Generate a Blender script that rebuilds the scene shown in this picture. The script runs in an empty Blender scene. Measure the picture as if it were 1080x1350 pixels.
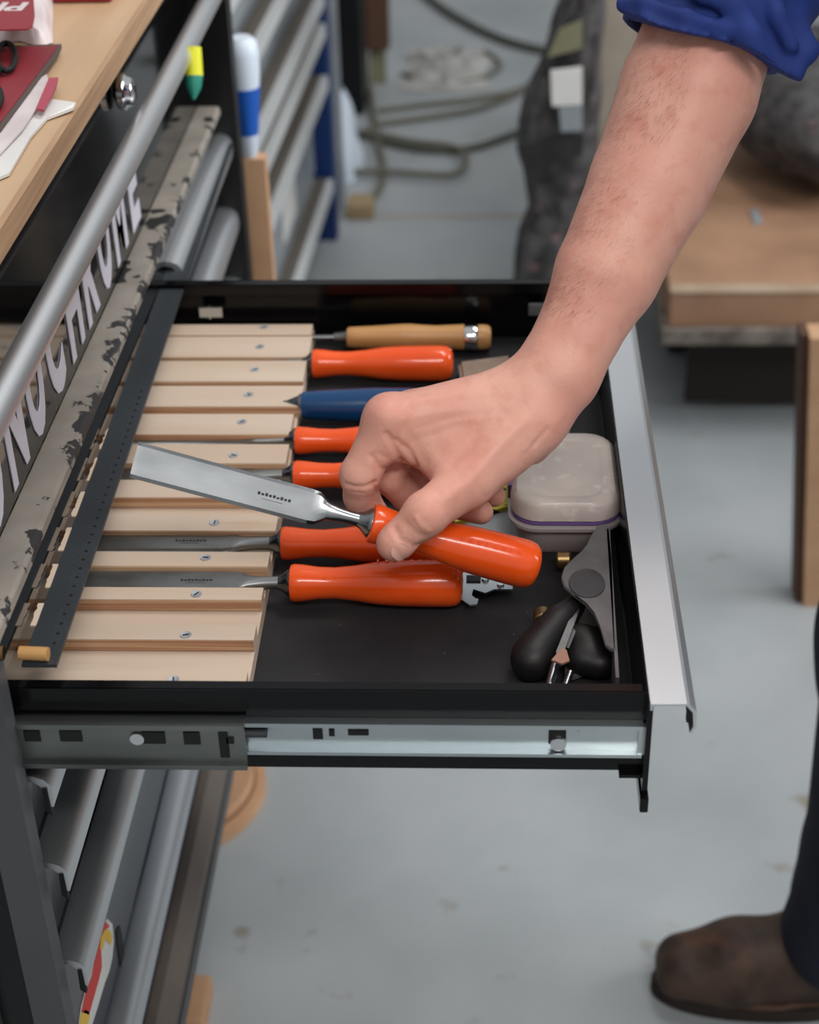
import bpy, bmesh, math, random
import numpy as np
from mathutils import Vector, Matrix, noise
random.seed(7)
SC = bpy.context.scene
COL = SC.collection

# ------------------------------------------------------------ camera
F = 2208.0; CX, CY = 540.0, 675.0
_D = np.array([642-CX, -795-CY, F]); _D /= np.linalg.norm(_D)
def _xd(sl):
    a = np.array([500-CX, 905-CY, F]); b = np.array([1, sl, 0.])
    v = a-(a@_D)/(b@_D)*b; v /= np.linalg.norm(v)
    return v if v[0] > 0 else -v
_X = _xd(.007); _Z = np.cross(_X, _D)
RW = np.stack([_X, _D, _Z], 0)
CAMP = np.array([0, 0, 1.513])
def at(px, py, z=None, x=None, y=None):
    """world point seen at a pixel of the survey photo, on a plane of known position"""
    r = RW@np.array([px-CX, py-CY, F])
    t = (z-CAMP[2])/r[2] if z is not None else ((x-CAMP[0])/r[0] if x is not None else (y-CAMP[1])/r[1])
    return Vector(CAMP+t*r)
def dp(px, py, zc):
    return Vector(CAMP+RW@(np.array([px-CX, py-CY, F])*zc/F))
cam = bpy.data.cameras.new('camera'); camo = bpy.data.objects.new('camera', cam); COL.objects.link(camo)
m = Matrix.Identity(4)
for i in range(3):
    m[i][0] = RW[i][0]; m[i][1] = -RW[i][1]; m[i][2] = -RW[i][2]; m[i][3] = CAMP[i]
camo.matrix_world = m
cam.sensor_fit = 'VERTICAL'; cam.sensor_height = 36; cam.lens = 36*F/1350
cam.clip_start = .05; cam.clip_end = 60
cam.dof.use_dof = True; cam.dof.focus_distance = 1.14; cam.dof.aperture_fstop = 59/1000/.0095
SC.camera = camo

# ------------------------------------------------------------ light
w = bpy.data.worlds.new('world'); SC.world = w; w.use_nodes = True
w.node_tree.nodes['Background'].inputs[0].default_value = (.93, .965, 1.0, 1)
w.node_tree.nodes['Background'].inputs[1].default_value = .57
def area(name, loc, target, size, sy, power, col):
    l = bpy.data.lights.new(name, 'AREA'); l.shape = 'RECTANGLE'; l.size = size; l.size_y = sy
    l.energy = power; l.color = col
    o = bpy.data.objects.new(name, l); COL.objects.link(o); o.location = loc
    o.rotation_euler = (Vector(target)-Vector(loc)).to_track_quat('-Z', 'Y').to_euler()
    return o
area('ceiling_lamp', (.75, 1.7, 3.2), (.1, 1.1, .8), 1.5, .5, 32, (1, .97, .93))
area('ceiling_lamp', (.55, -.80, 3.1), (.1, .9, .8), 1.9, .24, 42, (1, .97, .93))
area('window_light', (3.4, 1.6, 2.3), (.2, 1.4, .6), 2.2, 1.6, 115, (.92, .96, 1))
SC.view_settings.view_transform = 'Standard'; SC.view_settings.look = 'None'
SC.view_settings.gamma = 1; SC.view_settings.exposure = -0.13; SC.view_settings.use_curve_mapping = False

# ------------------------------------------------------------ materials
def s2l(c):
    return tuple(((v/255)/12.92 if v/255 <= .04045 else ((v/255+.055)/1.055)**2.4) for v in c)+(1,)
MATS = {}
def mat(name, c, rough=.5, metal=0, c2=None, scale=20, stretch=(1, 1, 1), bump=0, bscale=None, thr=(.35, .65), coat=0,
        sss=0, trans=0, alpha=1, spec=.5, aniso=None, detail=4, c3=None, c3scale=60, c3thr=(.6, .7), ior=1.45):
    mt = bpy.data.materials.new(name); mt.use_nodes = True
    nt = mt.node_tree; b = nt.nodes['Principled BSDF']; L = nt.links.new
    b.inputs['Base Color'].default_value = s2l(c); b.inputs['Roughness'].default_value = rough
    b.inputs['Metallic'].default_value = metal; b.inputs['Coat Weight'].default_value = coat
    b.inputs['Subsurface Weight'].default_value = sss; b.inputs['Transmission Weight'].default_value = trans
    b.inputs['Alpha'].default_value = alpha; b.inputs['Specular IOR Level'].default_value = spec
    b.inputs['IOR'].default_value = ior
    if sss: b.inputs['Subsurface Radius'].default_value = (.6, .25, .15); b.inputs['Subsurface Scale'].default_value = .012
    tc = nt.nodes.new('ShaderNodeTexCoord'); mp = nt.nodes.new('ShaderNodeMapping'); L(tc.outputs['Object'], mp.inputs[0])
    mp.inputs['Scale'].default_value = stretch
    col = None
    def layer(prev, cc, sc, th, off):
        n = nt.nodes.new('ShaderNodeTexNoise'); n.inputs['Scale'].default_value = sc; n.inputs['Detail'].default_value = detail
        m2 = nt.nodes.new('ShaderNodeMapping'); m2.inputs['Location'].default_value = (off, off, off); L(mp.outputs[0], m2.inputs[0]); L(m2.outputs[0], n.inputs[0])
        r = nt.nodes.new('ShaderNodeMapRange'); r.inputs[1].default_value = th[0]; r.inputs[2].default_value = th[1]; L(n.outputs[0], r.inputs[0])
        x = nt.nodes.new('ShaderNodeMix'); x.data_type = 'RGBA'
        L(r.outputs[0], x.inputs[0])
        if prev is None: x.inputs[6].default_value = s2l(c)
        else: L(prev, x.inputs[6])
        x.inputs[7].default_value = s2l(cc)
        return x.outputs[2]
    if c2: col = layer(None, c2, scale, thr, 0)
    if c3: col = layer(col, c3, c3scale, c3thr, 5.3)
    if col: L(col, b.inputs['Base Color'])
    if bump:
        n = nt.nodes.new('ShaderNodeTexNoise'); n.inputs['Scale'].default_value = bscale or scale; n.inputs['Detail'].default_value = 5
        L(mp.outputs[0], n.inputs[0])
        bm_ = nt.nodes.new('ShaderNodeBump'); bm_.inputs['Strength'].default_value = bump; bm_.inputs['Distance'].default_value = .002
        L(n.outputs[0], bm_.inputs['Height']); L(bm_.outputs[0], b.inputs['Normal'])
    MATS[name] = mt
    return mt
M = MATS
def edge_worn(mt, xr, k):
    nt = mt.node_tree; L = nt.links.new; b = nt.nodes['Principled BSDF']
    src = b.inputs['Base Color'].links[0].from_socket
    tc = nt.nodes.new('ShaderNodeTexCoord'); sp = nt.nodes.new('ShaderNodeSeparateXYZ'); L(tc.outputs['Object'], sp.inputs[0])
    n = nt.nodes.new('ShaderNodeTexNoise'); n.inputs['Scale'].default_value = 34; n.inputs['Detail'].default_value = 6; n.inputs['Roughness'].default_value = .62; L(tc.outputs['Object'], n.inputs[0])
    a = nt.nodes.new('ShaderNodeMath'); a.operation = 'MULTIPLY_ADD'; L(sp.outputs[0], a.inputs[0]); a.inputs[1].default_value = k; a.inputs[2].default_value = -xr*k
    s_ = nt.nodes.new('ShaderNodeMath'); L(a.outputs[0], s_.inputs[0]); L(n.outputs[0], s_.inputs[1])
    r = nt.nodes.new('ShaderNodeMapRange'); r.inputs[1].default_value = .50; r.inputs[2].default_value = .515; L(s_.outputs[0], r.inputs[0])
    x = nt.nodes.new('ShaderNodeMix'); x.data_type = 'RGBA'; L(r.outputs[0], x.inputs[0]); L(src, x.inputs[6]); x.inputs[7].default_value = s2l((44, 44, 46))
    L(x.outputs[2], b.inputs['Base Color'])
mat('floor_paint', (164, 168, 170), .45, c2=(149, 154, 156), scale=3.5, c3=(134, 130, 118), c3scale=15, c3thr=(.66, .76), bump=.1, bscale=30)
mat('black_gloss', (8, 8, 10), .16, c2=(11, 11, 13), scale=9, spec=.28)
mat('black_mirror', (10, 10, 12), .07, ior=1.85, c2=(13, 13, 15), scale=9)
mat('black_satin', (11, 11, 13), .38, c2=(16, 16, 18), scale=12, spec=.35)
mat('drawer_liner', (25, 25, 28), .72, c2=(33, 32, 34), scale=25, c3=(110, 100, 92), c3scale=330, c3thr=(.73, .76), bump=.15, bscale=300)
mat('post_grey', (72, 73, 76), .45, c2=(64, 65, 68), scale=8)
mat('aluminium', (226, 228, 230), .42, 1, c2=(212, 215, 219), scale=6, stretch=(1, .2, 1))
mat('trim_bright', (228, 230, 232), .42, 1, c2=(200, 204, 210), scale=6, stretch=(1, .2, 1))
mat('zinc', (205, 212, 214), .32, 1, c2=(178, 186, 190), scale=14, stretch=(.3, 1, 1))
mat('dark_zinc', (158, 162, 158), .4, 1, c2=(95, 98, 98), scale=12, stretch=(.3, 1, 1))
mat('worn_trim', (150, 143, 134), .5, .0, c2=(128, 122, 114), scale=18, bump=.1, c3=(38, 37, 38), c3scale=28, c3thr=(.63, .655))
edge_worn(M['worn_trim'], .450-.2875+.0015, 9)
mat('zinc_matte', (196, 200, 204), .5, .6, c2=(170, 174, 178), scale=80)
mat('steel', (150, 153, 156), .27, 1, c2=(96, 99, 102), scale=22, thr=(.4, .7), stretch=(.35, 1, 1))
mat('dull_steel', (158, 160, 160), .42, .9, c2=(92, 90, 88), scale=25, thr=(.35, .7), stretch=(.4, 1, 1))
mat('chrome', (215, 215, 218), .1, 1)
mat('orange', (244, 92, 30), .2, 0, c2=(236, 82, 24), scale=18, coat=.25, c3=(150, 48, 20), c3scale=160, c3thr=(.72, .76), sss=.0)
mat('blue_handle', (12, 66, 114), .25, c2=(10, 58, 102), scale=20, coat=.2)
mat('beech', (196, 150, 96), .45, c2=(178, 130, 78), scale=30, stretch=(.2, 1, 1), coat=.1)
mat('plywood', (206, 187, 169), .6, c2=(197, 175, 154), scale=26, stretch=(.12, 1, 1), bump=.1, bscale=140, c3=(186, 156, 124), c3scale=55, c3thr=(.66, .8))
mat('ply_edge', (168, 122, 92), .7, c2=(200, 164, 130), scale=95, stretch=(.04, .3, 4.5), thr=(.42, .58), bump=.3, bscale=150)
mat('worktop_wood', (196, 165, 131), .4, c2=(186, 153, 118), scale=14, stretch=(3, .25, 1), bump=.05)
mat('worktop_edge', (186, 152, 118), .5, c2=(166, 130, 100), scale=60, stretch=(1, .1, 3))
mat('letter_white', (214, 212, 224), .5)
mat('ruler_dark', (62, 67, 72), .42, .3, c2=(54, 58, 63), scale=10)
mat('black', (6, 6, 7), .6)
mat('mark_dark', (46, 48, 52), .6)
mat('skin', (222, 168, 150), .46, c2=(212, 150, 134), scale=16, sss=.22, bump=.16, bscale=420, c3=(206, 140, 122), c3scale=60, c3thr=(.5, .8), spec=.4)
mat('nail', (216, 164, 150), .4, sss=.1)
mat('hair', (120, 78, 52), .6)
mat('shirt_blue', (30, 54, 124), .8, c2=(24, 44, 108), scale=24, bump=.6, bscale=38)
mat('trousers', (22, 25, 42), .9, c2=(17, 19, 34), scale=18, bump=.3, bscale=400)
mat('boot_leather', (70, 52, 40), .6, c2=(48, 34, 27), scale=26, thr=(.42, .6), c3=(98, 58, 42), c3scale=12, c3thr=(.54, .7), bump=.5, bscale=60)
mat('boot_sole', (38, 30, 26), .8)
mat('box_lid', (200, 188, 178), .45, c2=(182, 168, 164), scale=22, coat=.1, c3=(214, 204, 196), c3scale=75, c3thr=(.57, .72), sss=0)
mat('box_body', (205, 198, 196), .3, trans=.35, alpha=.85, c2=(190, 178, 176), scale=18)
mat('purple', (112, 84, 142), .4)
mat('clear_plastic', (190, 196, 198), .3, trans=.4, c2=(170, 176, 178), scale=16)
mat('beige_plastic', (150, 130, 114), .55, c2=(132, 112, 98), scale=50)
mat('yellow', (192, 180, 30), .5, c2=(30, 30, 14), scale=120, thr=(.56, .6))
mat('cast_grey', (118, 114, 114), .48, .5, c2=(98, 94, 95), scale=30, bump=.15, bscale=300)
mat('dimple_grey', (88, 85, 86), .3, .7, c2=(78, 75, 76), scale=30)
mat('plane_black', (16, 15, 16), .5, c2=(26, 22, 22), scale=20)
mat('brass', (142, 116, 78), .35, .9)
mat('copper', (168, 128, 110), .4, .4)
mat('red_cloth', (142, 44, 52), .55, c2=(120, 34, 42), scale=8)
mat('notebook_edge', (84, 72, 68), .7)
mat('paper', (222, 220, 216), .7, c2=(208, 206, 204), scale=12)
mat('rag_cloth', (184, 182, 178), .9, c2=(150, 148, 144), scale=14)
mat('packet_white', (226, 216, 216), .35, c2=(206, 192, 194), scale=18, bump=.3, bscale=30)
mat('packet_red', (140, 34, 44), .4)
mat('marker_pink', (168, 70, 88), .5)
mat('mdf', (196, 156, 122), .7, c2=(184, 142, 108), scale=16)
mat('chipboard', (166, 128, 100), .75, c2=(148, 112, 88), scale=7, c3=(130, 96, 70), c3scale=3, c3thr=(.55, .8))
mat('edge_worn_wood', (178, 158, 136), .75, c2=(160, 136, 112), scale=10)
mat('dusty_board', (136, 128, 118), .85, c2=(92, 82, 74), scale=22)
mat('dark_wood', (84, 58, 44), .7)
mat('gap_shade', (40, 33, 29), .8)
mat('felt', (86, 84, 84), .95, c2=(56, 54, 55), scale=26, c3=(122, 100, 100), c3scale=40, c3thr=(.6, .7), bump=.5, bscale=120, thr=(.4, .6))
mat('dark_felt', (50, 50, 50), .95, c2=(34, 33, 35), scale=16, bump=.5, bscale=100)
mat('khaki', (126, 124, 98), .8, c2=(108, 106, 82), scale=12)
mat('grey_board', (160, 150, 138), .75, c2=(148, 138, 126), scale=10)
mat('cab_grey', (150, 156, 160), .35, c2=(128, 134, 140), scale=8)
mat('handle_reflection', (98, 92, 84), .5)
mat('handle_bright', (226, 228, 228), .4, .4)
mat('cab_blue', (10, 44, 98), .4)
mat('cable', (98, 96, 82), .6)
mat('cable_dark', (74, 76, 68), .6)
mat('plug_tan', (150, 130, 96), .6)
mat('bottle_white', (206, 216, 228), .35)
mat('label_blue', (18, 84, 176), .5)
mat('green', (30, 128, 110), .5)
mat('lemon', (214, 214, 36), .5)
mat('red', (206, 44, 36), .45)
mat('sticker_yellow', (226, 184, 60), .5)
mat('caster', (30, 30, 32), .5)
mat('front_grey', (54, 56, 62), .3, c2=(44, 46, 52), scale=6, coat=.2)
mat('front_blue', (88, 92, 108), .3, c2=(74, 78, 92), scale=4, coat=.2)
mat('base_brown', (112, 102, 94), .6, c2=(96, 86, 80), scale=8)

# ------------------------------------------------------------ builders
class MB:
    def __init__(s): s.b = bmesh.new()
    def box(s, a, b, bev=0):
        r = bmesh.ops.create_cube(s.b, size=1)
        a = Vector(a); b = Vector(b)
        for v in r['verts']: v.co = Vector(((a[i]+b[i])/2+v.co[i]*(b[i]-a[i])) for i in range(3))
        if bev:
            es = list({e for v in r['verts'] for e in v.link_edges})
            bmesh.ops.bevel(s.b, geom=es, offset=bev, segments=2, affect='EDGES', profile=.7)
        return s
    def hexa(s, lo, hi):  # 4 bottom points, 4 top points
        v = [s.b.verts.new(p) for p in list(lo)+list(hi)]
        for f in ((3, 2, 1, 0), (4, 5, 6, 7), (0, 1, 5, 4), (1, 2, 6, 5), (2, 3, 7, 6), (3, 0, 4, 7)): s.b.faces.new([v[i] for i in f])
        return s
    def prism(s, pts, d):   # planar polygon extruded by vector d
        v0 = [s.b.verts.new(p) for p in pts]; v1 = [s.b.verts.new(Vector(p)+Vector(d)) for p in pts]
        n = len(pts)
        s.b.faces.new(v0); s.b.faces.new(list(reversed(v1)))
        for i in range(n): s.b.faces.new((v0[i], v0[(i+1) % n], v1[(i+1) % n], v1[i]))
        return s
    def tube(s, pts, r, n=12, caps=True, flat=1.0):
        pts = [Vector(p) for p in pts]; rr = r if isinstance(r, (list, tuple)) else [r]*len(pts)
        rings = []; up = None
        for i, p in enumerate(pts):
            t = (pts[min(i+1, len(pts)-1)]-pts[max(i-1, 0)]).normalized()
            if up is None:
                up = Vector((0, 0, 1)) if abs(t.z) < .9 else Vector((1, 0, 0))
            u = (up-t*up.dot(t)).normalized(); v = t.cross(u); up = u
            rings.append([s.b.verts.new(p+(u*math.cos(2*math.pi*k/n)*flat+v*math.sin(2*math.pi*k/n))*rr[i]) for k in range(n)])
        for a, b in zip(rings, rings[1:]):
            for k in range(n): s.b.faces.new((a[k], a[(k+1) % n], b[(k+1) % n], b[k]))
        if caps: s.b.faces.new(list(reversed(rings[0]))); s.b.faces.new(rings[-1])
        return s
    def lathe(s, prof, n=32, axis='x', o=(0, 0, 0), arc=1):   # prof: (pos, radius)
        o = Vector(o); rings = []
        for p, r in prof:
            ring = []
            for k in range(n):
                c, sn = math.cos(2*math.pi*k/n)*r, math.sin(2*math.pi*k/n)*r
                ring.append(s.b.verts.new(o+(Vector((p, c, sn)) if axis == 'x' else Vector((c, sn, p)) if axis == 'z' else Vector((c, p, sn)))))
            rings.append(ring)
        for a, b in zip(rings, rings[1:]):
            for k in range(n): s.b.faces.new((a[k], a[(k+1) % n], b[(k+1) % n], b[k]))
        s.b.faces.new(list(reversed(rings[0]))); s.b.faces.new(rings[-1])
        return s
    def grid(s, f, nu, nv, thick=0):   # f(u,v)->point
        vs = [[s.b.verts.new(f(i/nu, j/nv)) for j in range(nv+1)] for i in range(nu+1)]
        for i in range(nu):
            for j in range(nv): s.b.faces.new((vs[i][j], vs[i+1][j], vs[i+1][j+1], vs[i][j+1]))
        if thick:
            bmesh.ops.recalc_face_normals(s.b, faces=s.b.faces[:])
            bmesh.ops.solidify(s.b, geom=s.b.faces[:], thickness=thick)
        return s
    def build(s, name, material, parent=None, smooth=False, local=False, auto=None):
        bmesh.ops.recalc_face_normals(s.b, faces=s.b.faces[:])
        if parent is not None and not local:
            off = base_of(parent)
            for v in s.b.verts: v.co -= off
        me = bpy.data.meshes.new(name); s.b.to_mesh(me); s.b.free()
        return link(name, me, material, parent, smooth)
def base_of(o):
    v = Vector((0, 0, 0))
    while o is not None: v += Vector(o.location); o = o.parent
    return v
def link(name, me, material, parent=None, smooth=False):
    o = bpy.data.objects.new(name, me); COL.objects.link(o); me.materials.append(M[material])
    if parent is not None: o.parent = parent
    if smooth:
        me.polygons.foreach_set('use_smooth', [True]*len(me.polygons))
        try: me.set_sharp_from_angle(angle=math.radians(42))
        except Exception: pass
    return o
def tag(o, label=None, cat=None, group=None, kind=None):
    if label: o['label'] = label
    if cat: o['category'] = cat
    if group: o['group'] = group
    if kind: o['kind'] = kind
    return o
def empty(name, loc, label, cat, group=None):
    o = bpy.data.objects.new(name, None); COL.objects.link(o); o.location = loc; o.empty_display_size = .02
    return tag(o, label, cat, group)
def text_mesh(name, s, size, material, parent, M4, extrude=.0002, sx=1, offset=0, label=None):
    cu = bpy.data.curves.new(name, 'FONT'); cu.body = s; cu.size = size; cu.extrude = extrude; cu.offset = offset; cu.align_x = 'LEFT'
    cu.resolution_u = 4
    t = bpy.data.objects.new(name, cu); COL.objects.link(t)
    dg = bpy.context.evaluated_depsgraph_get(); dg.update()
    me = bpy.data.meshes.new_from_object(t.evaluated_get(dg)); bpy.data.objects.remove(t); bpy.data.curves.remove(cu)
    me.transform(M4@Matrix.Diagonal((sx, 1, 1, 1)))
    me.materials.clear()
    if parent is not None:
        me.transform(Matrix.Translation(-base_of(parent)))
    return link(name, me, material, parent)
def frame(o, x, y, z):
    m = Matrix.Identity(4)
    for i in range(3): m[i][0] = x[i]; m[i][1] = y[i]; m[i][2] = z[i]; m[i][3] = o[i]
    return m

# smooth union of round cones -> one continuous skin (surface nets)
def sdf_mesh(prims, res, k0=.01, pad=.012, post=None):
    P = []
    for p in prims:
        a, b, ra, rb = Vector(p[0]), Vector(p[1]), p[2], p[3]; k = p[4] if len(p) > 4 else k0
        P.append((np.array(a), np.array(b), ra, rb, k))
    lo = np.min([np.minimum(a-ra, b-rb) for a, b, ra, rb, k in P], 0)-pad
    hi = np.max([np.maximum(a+ra, b+rb) for a, b, ra, rb, k in P], 0)+pad
    n = np.ceil((hi-lo)/res).astype(int)+1
    V = np.full(n, .05, np.float32)
    ax = [lo[i]+np.arange(n[i])*res for i in range(3)]
    for a, b, ra, rb, k in P:
        mrg = max(ra, rb)+.02+k
        i0 = np.maximum(((np.minimum(a, b)-mrg-lo)/res).astype(int), 0); i1 = np.minimum(((np.maximum(a, b)+mrg-lo)/res).astype(int)+2, n)
        sl = tuple(slice(i0[i], i1[i]) for i in range(3))
        X = ax[0][sl[0]][:, None, None]; Y = ax[1][sl[1]][None, :, None]; Z = ax[2][sl[2]][None, None, :]
        ab = b-a; L2 = max(ab@ab, 1e-12)
        t = np.clip(((X-a[0])*ab[0]+(Y-a[1])*ab[1]+(Z-a[2])*ab[2])/L2, 0, 1)
        d = np.sqrt((X-a[0]-t*ab[0])**2+(Y-a[1]-t*ab[1])**2+(Z-a[2]-t*ab[2])**2)-(ra+(rb-ra)*t)
        o = V[sl]; h = np.clip(k-np.abs(o-d), 0, None)/k
        V[sl] = np.minimum(o, d)-h*h*k*.25
    if post is not None: V = post(V, ax)
    ins = V < 0
    nx, ny, nz = n
    c = [V[i:nx-1+i, j:ny-1+j, l:nz-1+l] for i in (0, 1) for j in (0, 1) for l in (0, 1)]
    cnt = sum((x < 0).astype(np.int8) for x in c); act = (cnt > 0) & (cnt < 8)
    idx = np.full(act.shape, -1, np.int64); ii = np.argwhere(act); idx[act] = np.arange(len(ii))
    acc = np.zeros((len(ii), 3)); w_ = np.zeros(len(ii))
    corner = np.array([(i, j, l) for i in (0, 1) for j in (0, 1) for l in (0, 1)])
    cv = [x[act] for x in c]
    for p in range(8):
        for q in range(p+1, 8):
            if abs(corner[p]-corner[q]).sum() != 1: continue
            s_ = (cv[p] < 0) != (cv[q] < 0)
            t = np.where(s_, cv[p]/np.where(s_, cv[p]-cv[q], 1), 0)
            pt = corner[p]+(corner[q]-corner[p])*t[:, None]
            acc += pt*s_[:, None]; w_ += s_
    verts = lo+(ii+acc/w_[:, None])*res
    faces = []
    for axn in range(3):
        sa = [slice(0, None)]*3; sb = [slice(0, None)]*3; sa[axn] = slice(0, -1); sb[axn] = slice(1, None)
        A = ins[tuple(sa)]; B = ins[tuple(sb)]; e = np.argwhere(A != B); fl = A[A != B]
        u, v = [(1, 2), (2, 0), (0, 1)][axn]
        ok = (e[:, u] > 0) & (e[:, v] > 0) & (e[:, u] < n[u]-1) & (e[:, v] < n[v]-1)
        e = e[ok]; fl = fl[ok]
        def g(du, dv):
            q = e.copy(); q[:, u] += du; q[:, v] += dv
            return idx[q[:, 0], q[:, 1], q[:, 2]]
        qd = np.stack([g(-1, -1), g(0, -1), g(0, 0), g(-1, 0)], 1)
        qd[~fl] = qd[~fl][:, ::-1]
        faces.append(qd)
    fc = np.concatenate(faces)
    fc = fc[(fc >= 0).all(1)]
    return verts, fc
def relax(v, f, it=2):
    for _ in range(it):
        s = np.zeros_like(v); c = np.zeros(len(v))
        for a in range(4):
            b = (a+1) % 4
            np.add.at(s, f[:, a], v[f[:, b]]); np.add.at(s, f[:, b], v[f[:, a]])
            np.add.at(c, f[:, a], 1); np.add.at(c, f[:, b], 1)
        v = v*.4+.6*s/np.maximum(c, 1)[:, None]
    return v
def sdf_obj(name, material, parent, prims, res, k0=.01, it=2, post=None):
    v, f = sdf_mesh(prims, res, k0, post=post); v = relax(v, f, it)
    v = v-np.array(base_of(parent) if parent else (0, 0, 0))
    me = bpy.data.meshes.new(name); me.from_pydata(v.tolist(), [], f.tolist()); me.update()
    return link(name, me, material, parent, True)

# ------------------------------------------------------------ setting
fl = MB().box((-3.5, -1.5, -.05), (4, 8, 0)).build('floor', 'floor_paint'); tag(fl, 'pale grey painted workshop floor', 'floor', kind='structure')
a = at(500, 287, z=0); b = at(700, 281, z=0)
j = MB().prism([a+Vector((-.4, -.008, 0)), b+Vector((2.4, -.008, 0)), b+Vector((2.4, .008, 0)), a+Vector((-.4, .008, 0))], (0, 0, .0008)).build('floor_joint', 'grey_board', fl)

mat('wall_paint', (196, 196, 192), .8, c2=(186, 186, 182), scale=2)
for n_, a_, b_ in (('wall_left', (-3.5, -1.5, 0), (-3.4, 8, 2.8)), ('wall_right', (3.9, -1.5, 0), (4, 8, 2.8)), ('wall_back', (-3.4, 7.9, 0), (3.9, 8, 2.8)), ('wall_front', (-3.4, -1.5, 0), (3.9, -1.4, 2.8))):
    tag(MB().box(a_, b_).build(n_, 'wall_paint'), 'plain off-white workshop wall', 'wall', kind='structure')
# ------------------------------------------------------------ tool cabinet
FX = -.300           # front plane of the carcass
def dz(Y): return -.033*(Y-.95)       # the old trolley stands slightly out of level
cab = empty('tool_cabinet', (-.45, 1.2, 0), 'black steel tool cabinet with silver drawer trims and white lettering, drawer pulled open', 'cabinet')
Y0, Y1, Y2 = .765, 1.375, 1.775
def ybar(name, prof, ya, yb, material, parent, smooth=False):
    """profile of (x,z) points run along Y, following the lean"""
    mb = MB()
    v0 = [mb.b.verts.new((x, ya, z+dz(ya))) for x, z in prof]; v1 = [mb.b.verts.new((x, yb, z+dz(yb))) for x, z in prof]
    n = len(prof); mb.b.faces.new(v0); mb.b.faces.new(list(reversed(v1)))
    for i in range(n): mb.b.faces.new((v0[i], v0[(i+1) % n], v1[(i+1) % n], v1[i]))
    return mb.build(name, material, parent, smooth)
def rect(x0, x1, z0, z1): return [(x0, z0), (x1, z0), (x1, z1), (x0, z1)]
# worktop is a thing of its own
wt = empty('worktop', (-.5, 1.2, 1.07), 'pale wooden worktop lying on the black tool cabinet', 'worktop')
ybar('board', rect(-.86, -.305, 1.066, 1.0905), .60, 1.9, 'worktop_wood', wt)
ybar('edge_band', rect(-.305, -.300, 1.072, 1.0905), .60, 1.9, 'worktop_edge', wt)
ybar('under_panel', rect(-.84, -.312, 1.045, 1.066), Y0, Y2, 'black_satin', cab)
ybar('front_panel', rect(-.345, -.3115, .908, 1.066), Y0, Y2-.03, 'black_mirror', cab)
# push tube
mb = MB(); pts = [at(-60, 590, x=-.283), at(0, 482, x=-.283)]
pa = at(79, 380, x=-.283); pb = at(277, 0, x=-.283); d = (pb-pa)/(pb.y-pa.y)
hb = MB().tube([pa+d*(.70-pa.y), pa+d*(Y2+.02-pa.y)], .0104, 20).build('push_bar', 'aluminium', cab, True)
for yy in (.74, Y2-.03):
    p = pa+d*(yy-pa.y); MB().tube([p+Vector((-.03, 0, .004)), p], .006, 12).build('bar_bracket', 'black_satin', cab, True)
# lock
p = at(169, 121, x=-.3)
lk = MB().lathe([(-.009, .013), (-.007, .0155), (-.002, .0155), (0, .013), (.003, .012), (.005, .010), (.006, .004)], 28, 'x', p).build('lock', 'chrome', cab, True)
MB().box(p+Vector((.0052, -.0012, -.005)), p+Vector((.0066, .0012, .005))).build('key_slot', 'black', lk)
# lettering on the black front panel: runs along +Y, upright
lettering = empty('lettering', (-.309, 1.1, .93), None, None); lettering.parent = cab; lettering.location = Vector((-.309, 1.1, .93))-cab.location
def letter(ch, yc, wd):
    o = text_mesh('letter', ch, .1, 'letter_white', None, Matrix.Identity(4), .0004, offset=.0042)
    me = o.data; xs = [v.co.x for v in me.vertices]; ys = [v.co.y for v in me.vertices]
    hgt = .084 if ch in 'OC' else .081; zb = .9155-.028*(yc-.95)-(.0015 if ch in 'OC' else 0)
    for v in me.vertices:
        X_, Y_, Z_ = v.co
        v.co = Vector((-.3108+Z_, yc+((X_-min(xs))/(max(xs)-min(xs))-.5)*wd, zb+(Y_-min(ys))/(max(ys)-min(ys))*hgt))-Vector((-.309, 1.1, .93))
    o.parent = lettering
for k, (ch, yc) in enumerate(zip("MONOCHROME", (.815, .880, .942, 1.001, 1.062, 1.128, 1.188, 1.248, 1.311, 1.378))):
    letter(ch, yc, {'M': .050, 'E': .038}.get(ch, .044))
lettering['label'] = 'white capital lettering reading MONOCHROME'
# upper drawer trim (worn ledge)
ledge = ybar('upper_drawer_trim', [(-.3115, .902), (-.290, .902), (-.2892, .898), (-.2872, .898), (-.2877, .9035), (-.290, .906), (-.3115, .906)], .70, Y2-.03, 'worn_trim', cab)
ledge['label'] = 'worn grey trim strip with chipped dark patches'
lf = ybar('lower_front_panel', rect(-.311, -.2925, .864, .902), Y0+.014, Y2-.03, 'black_mirror', cab)
rail = MB()
def rl(px, py): return at(px, py, z=.865)
n0, n1, f0_, f1_ = rl(15, 903), rl(60, 905), rl(300, 170), rl(282, 170)
f0_.y = f1_.y = 1.73; n0.y = n1.y = .80
n0.x, n1.x, f0_.x, f1_.x = -.2858, -.2638, -.2745, -.2965
rail_z = .8645
def rz(Y): return rail_z-.026*(Y-.80)
rail.hexa([Vector((p.x, p.y, rz(p.y))) for p in (n0, n1, f0_, f1_)], [Vector((p.x, p.y, rz(p.y)+.0025)) for p in (n0, n1, f0_, f1_)])
rail = rail.build('sill_rail', 'ruler_dark', cab); rail['label'] = 'dark grey sill strip with a row of small dots'
mb = MB(); mb2 = MB()
for k in range(33):
    yy_ = .822+k*.0105; mb.lathe([(0, .0012), (.0003, .0011)], 8, 'z', Vector((-.2700-.004*(k/33), yy_, rz(yy_)+.0025)))
    if k < 22 or k % 2: mb2.lathe([(0, .0008), (.0002, .0007)], 8, 'z', Vector((-.2745-.004*(k/33), yy_+.004, rz(yy_)+.0025)))
mb.build('dot', 'black', rail); mb2.build('dot', 'mark_dark', rail)
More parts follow.
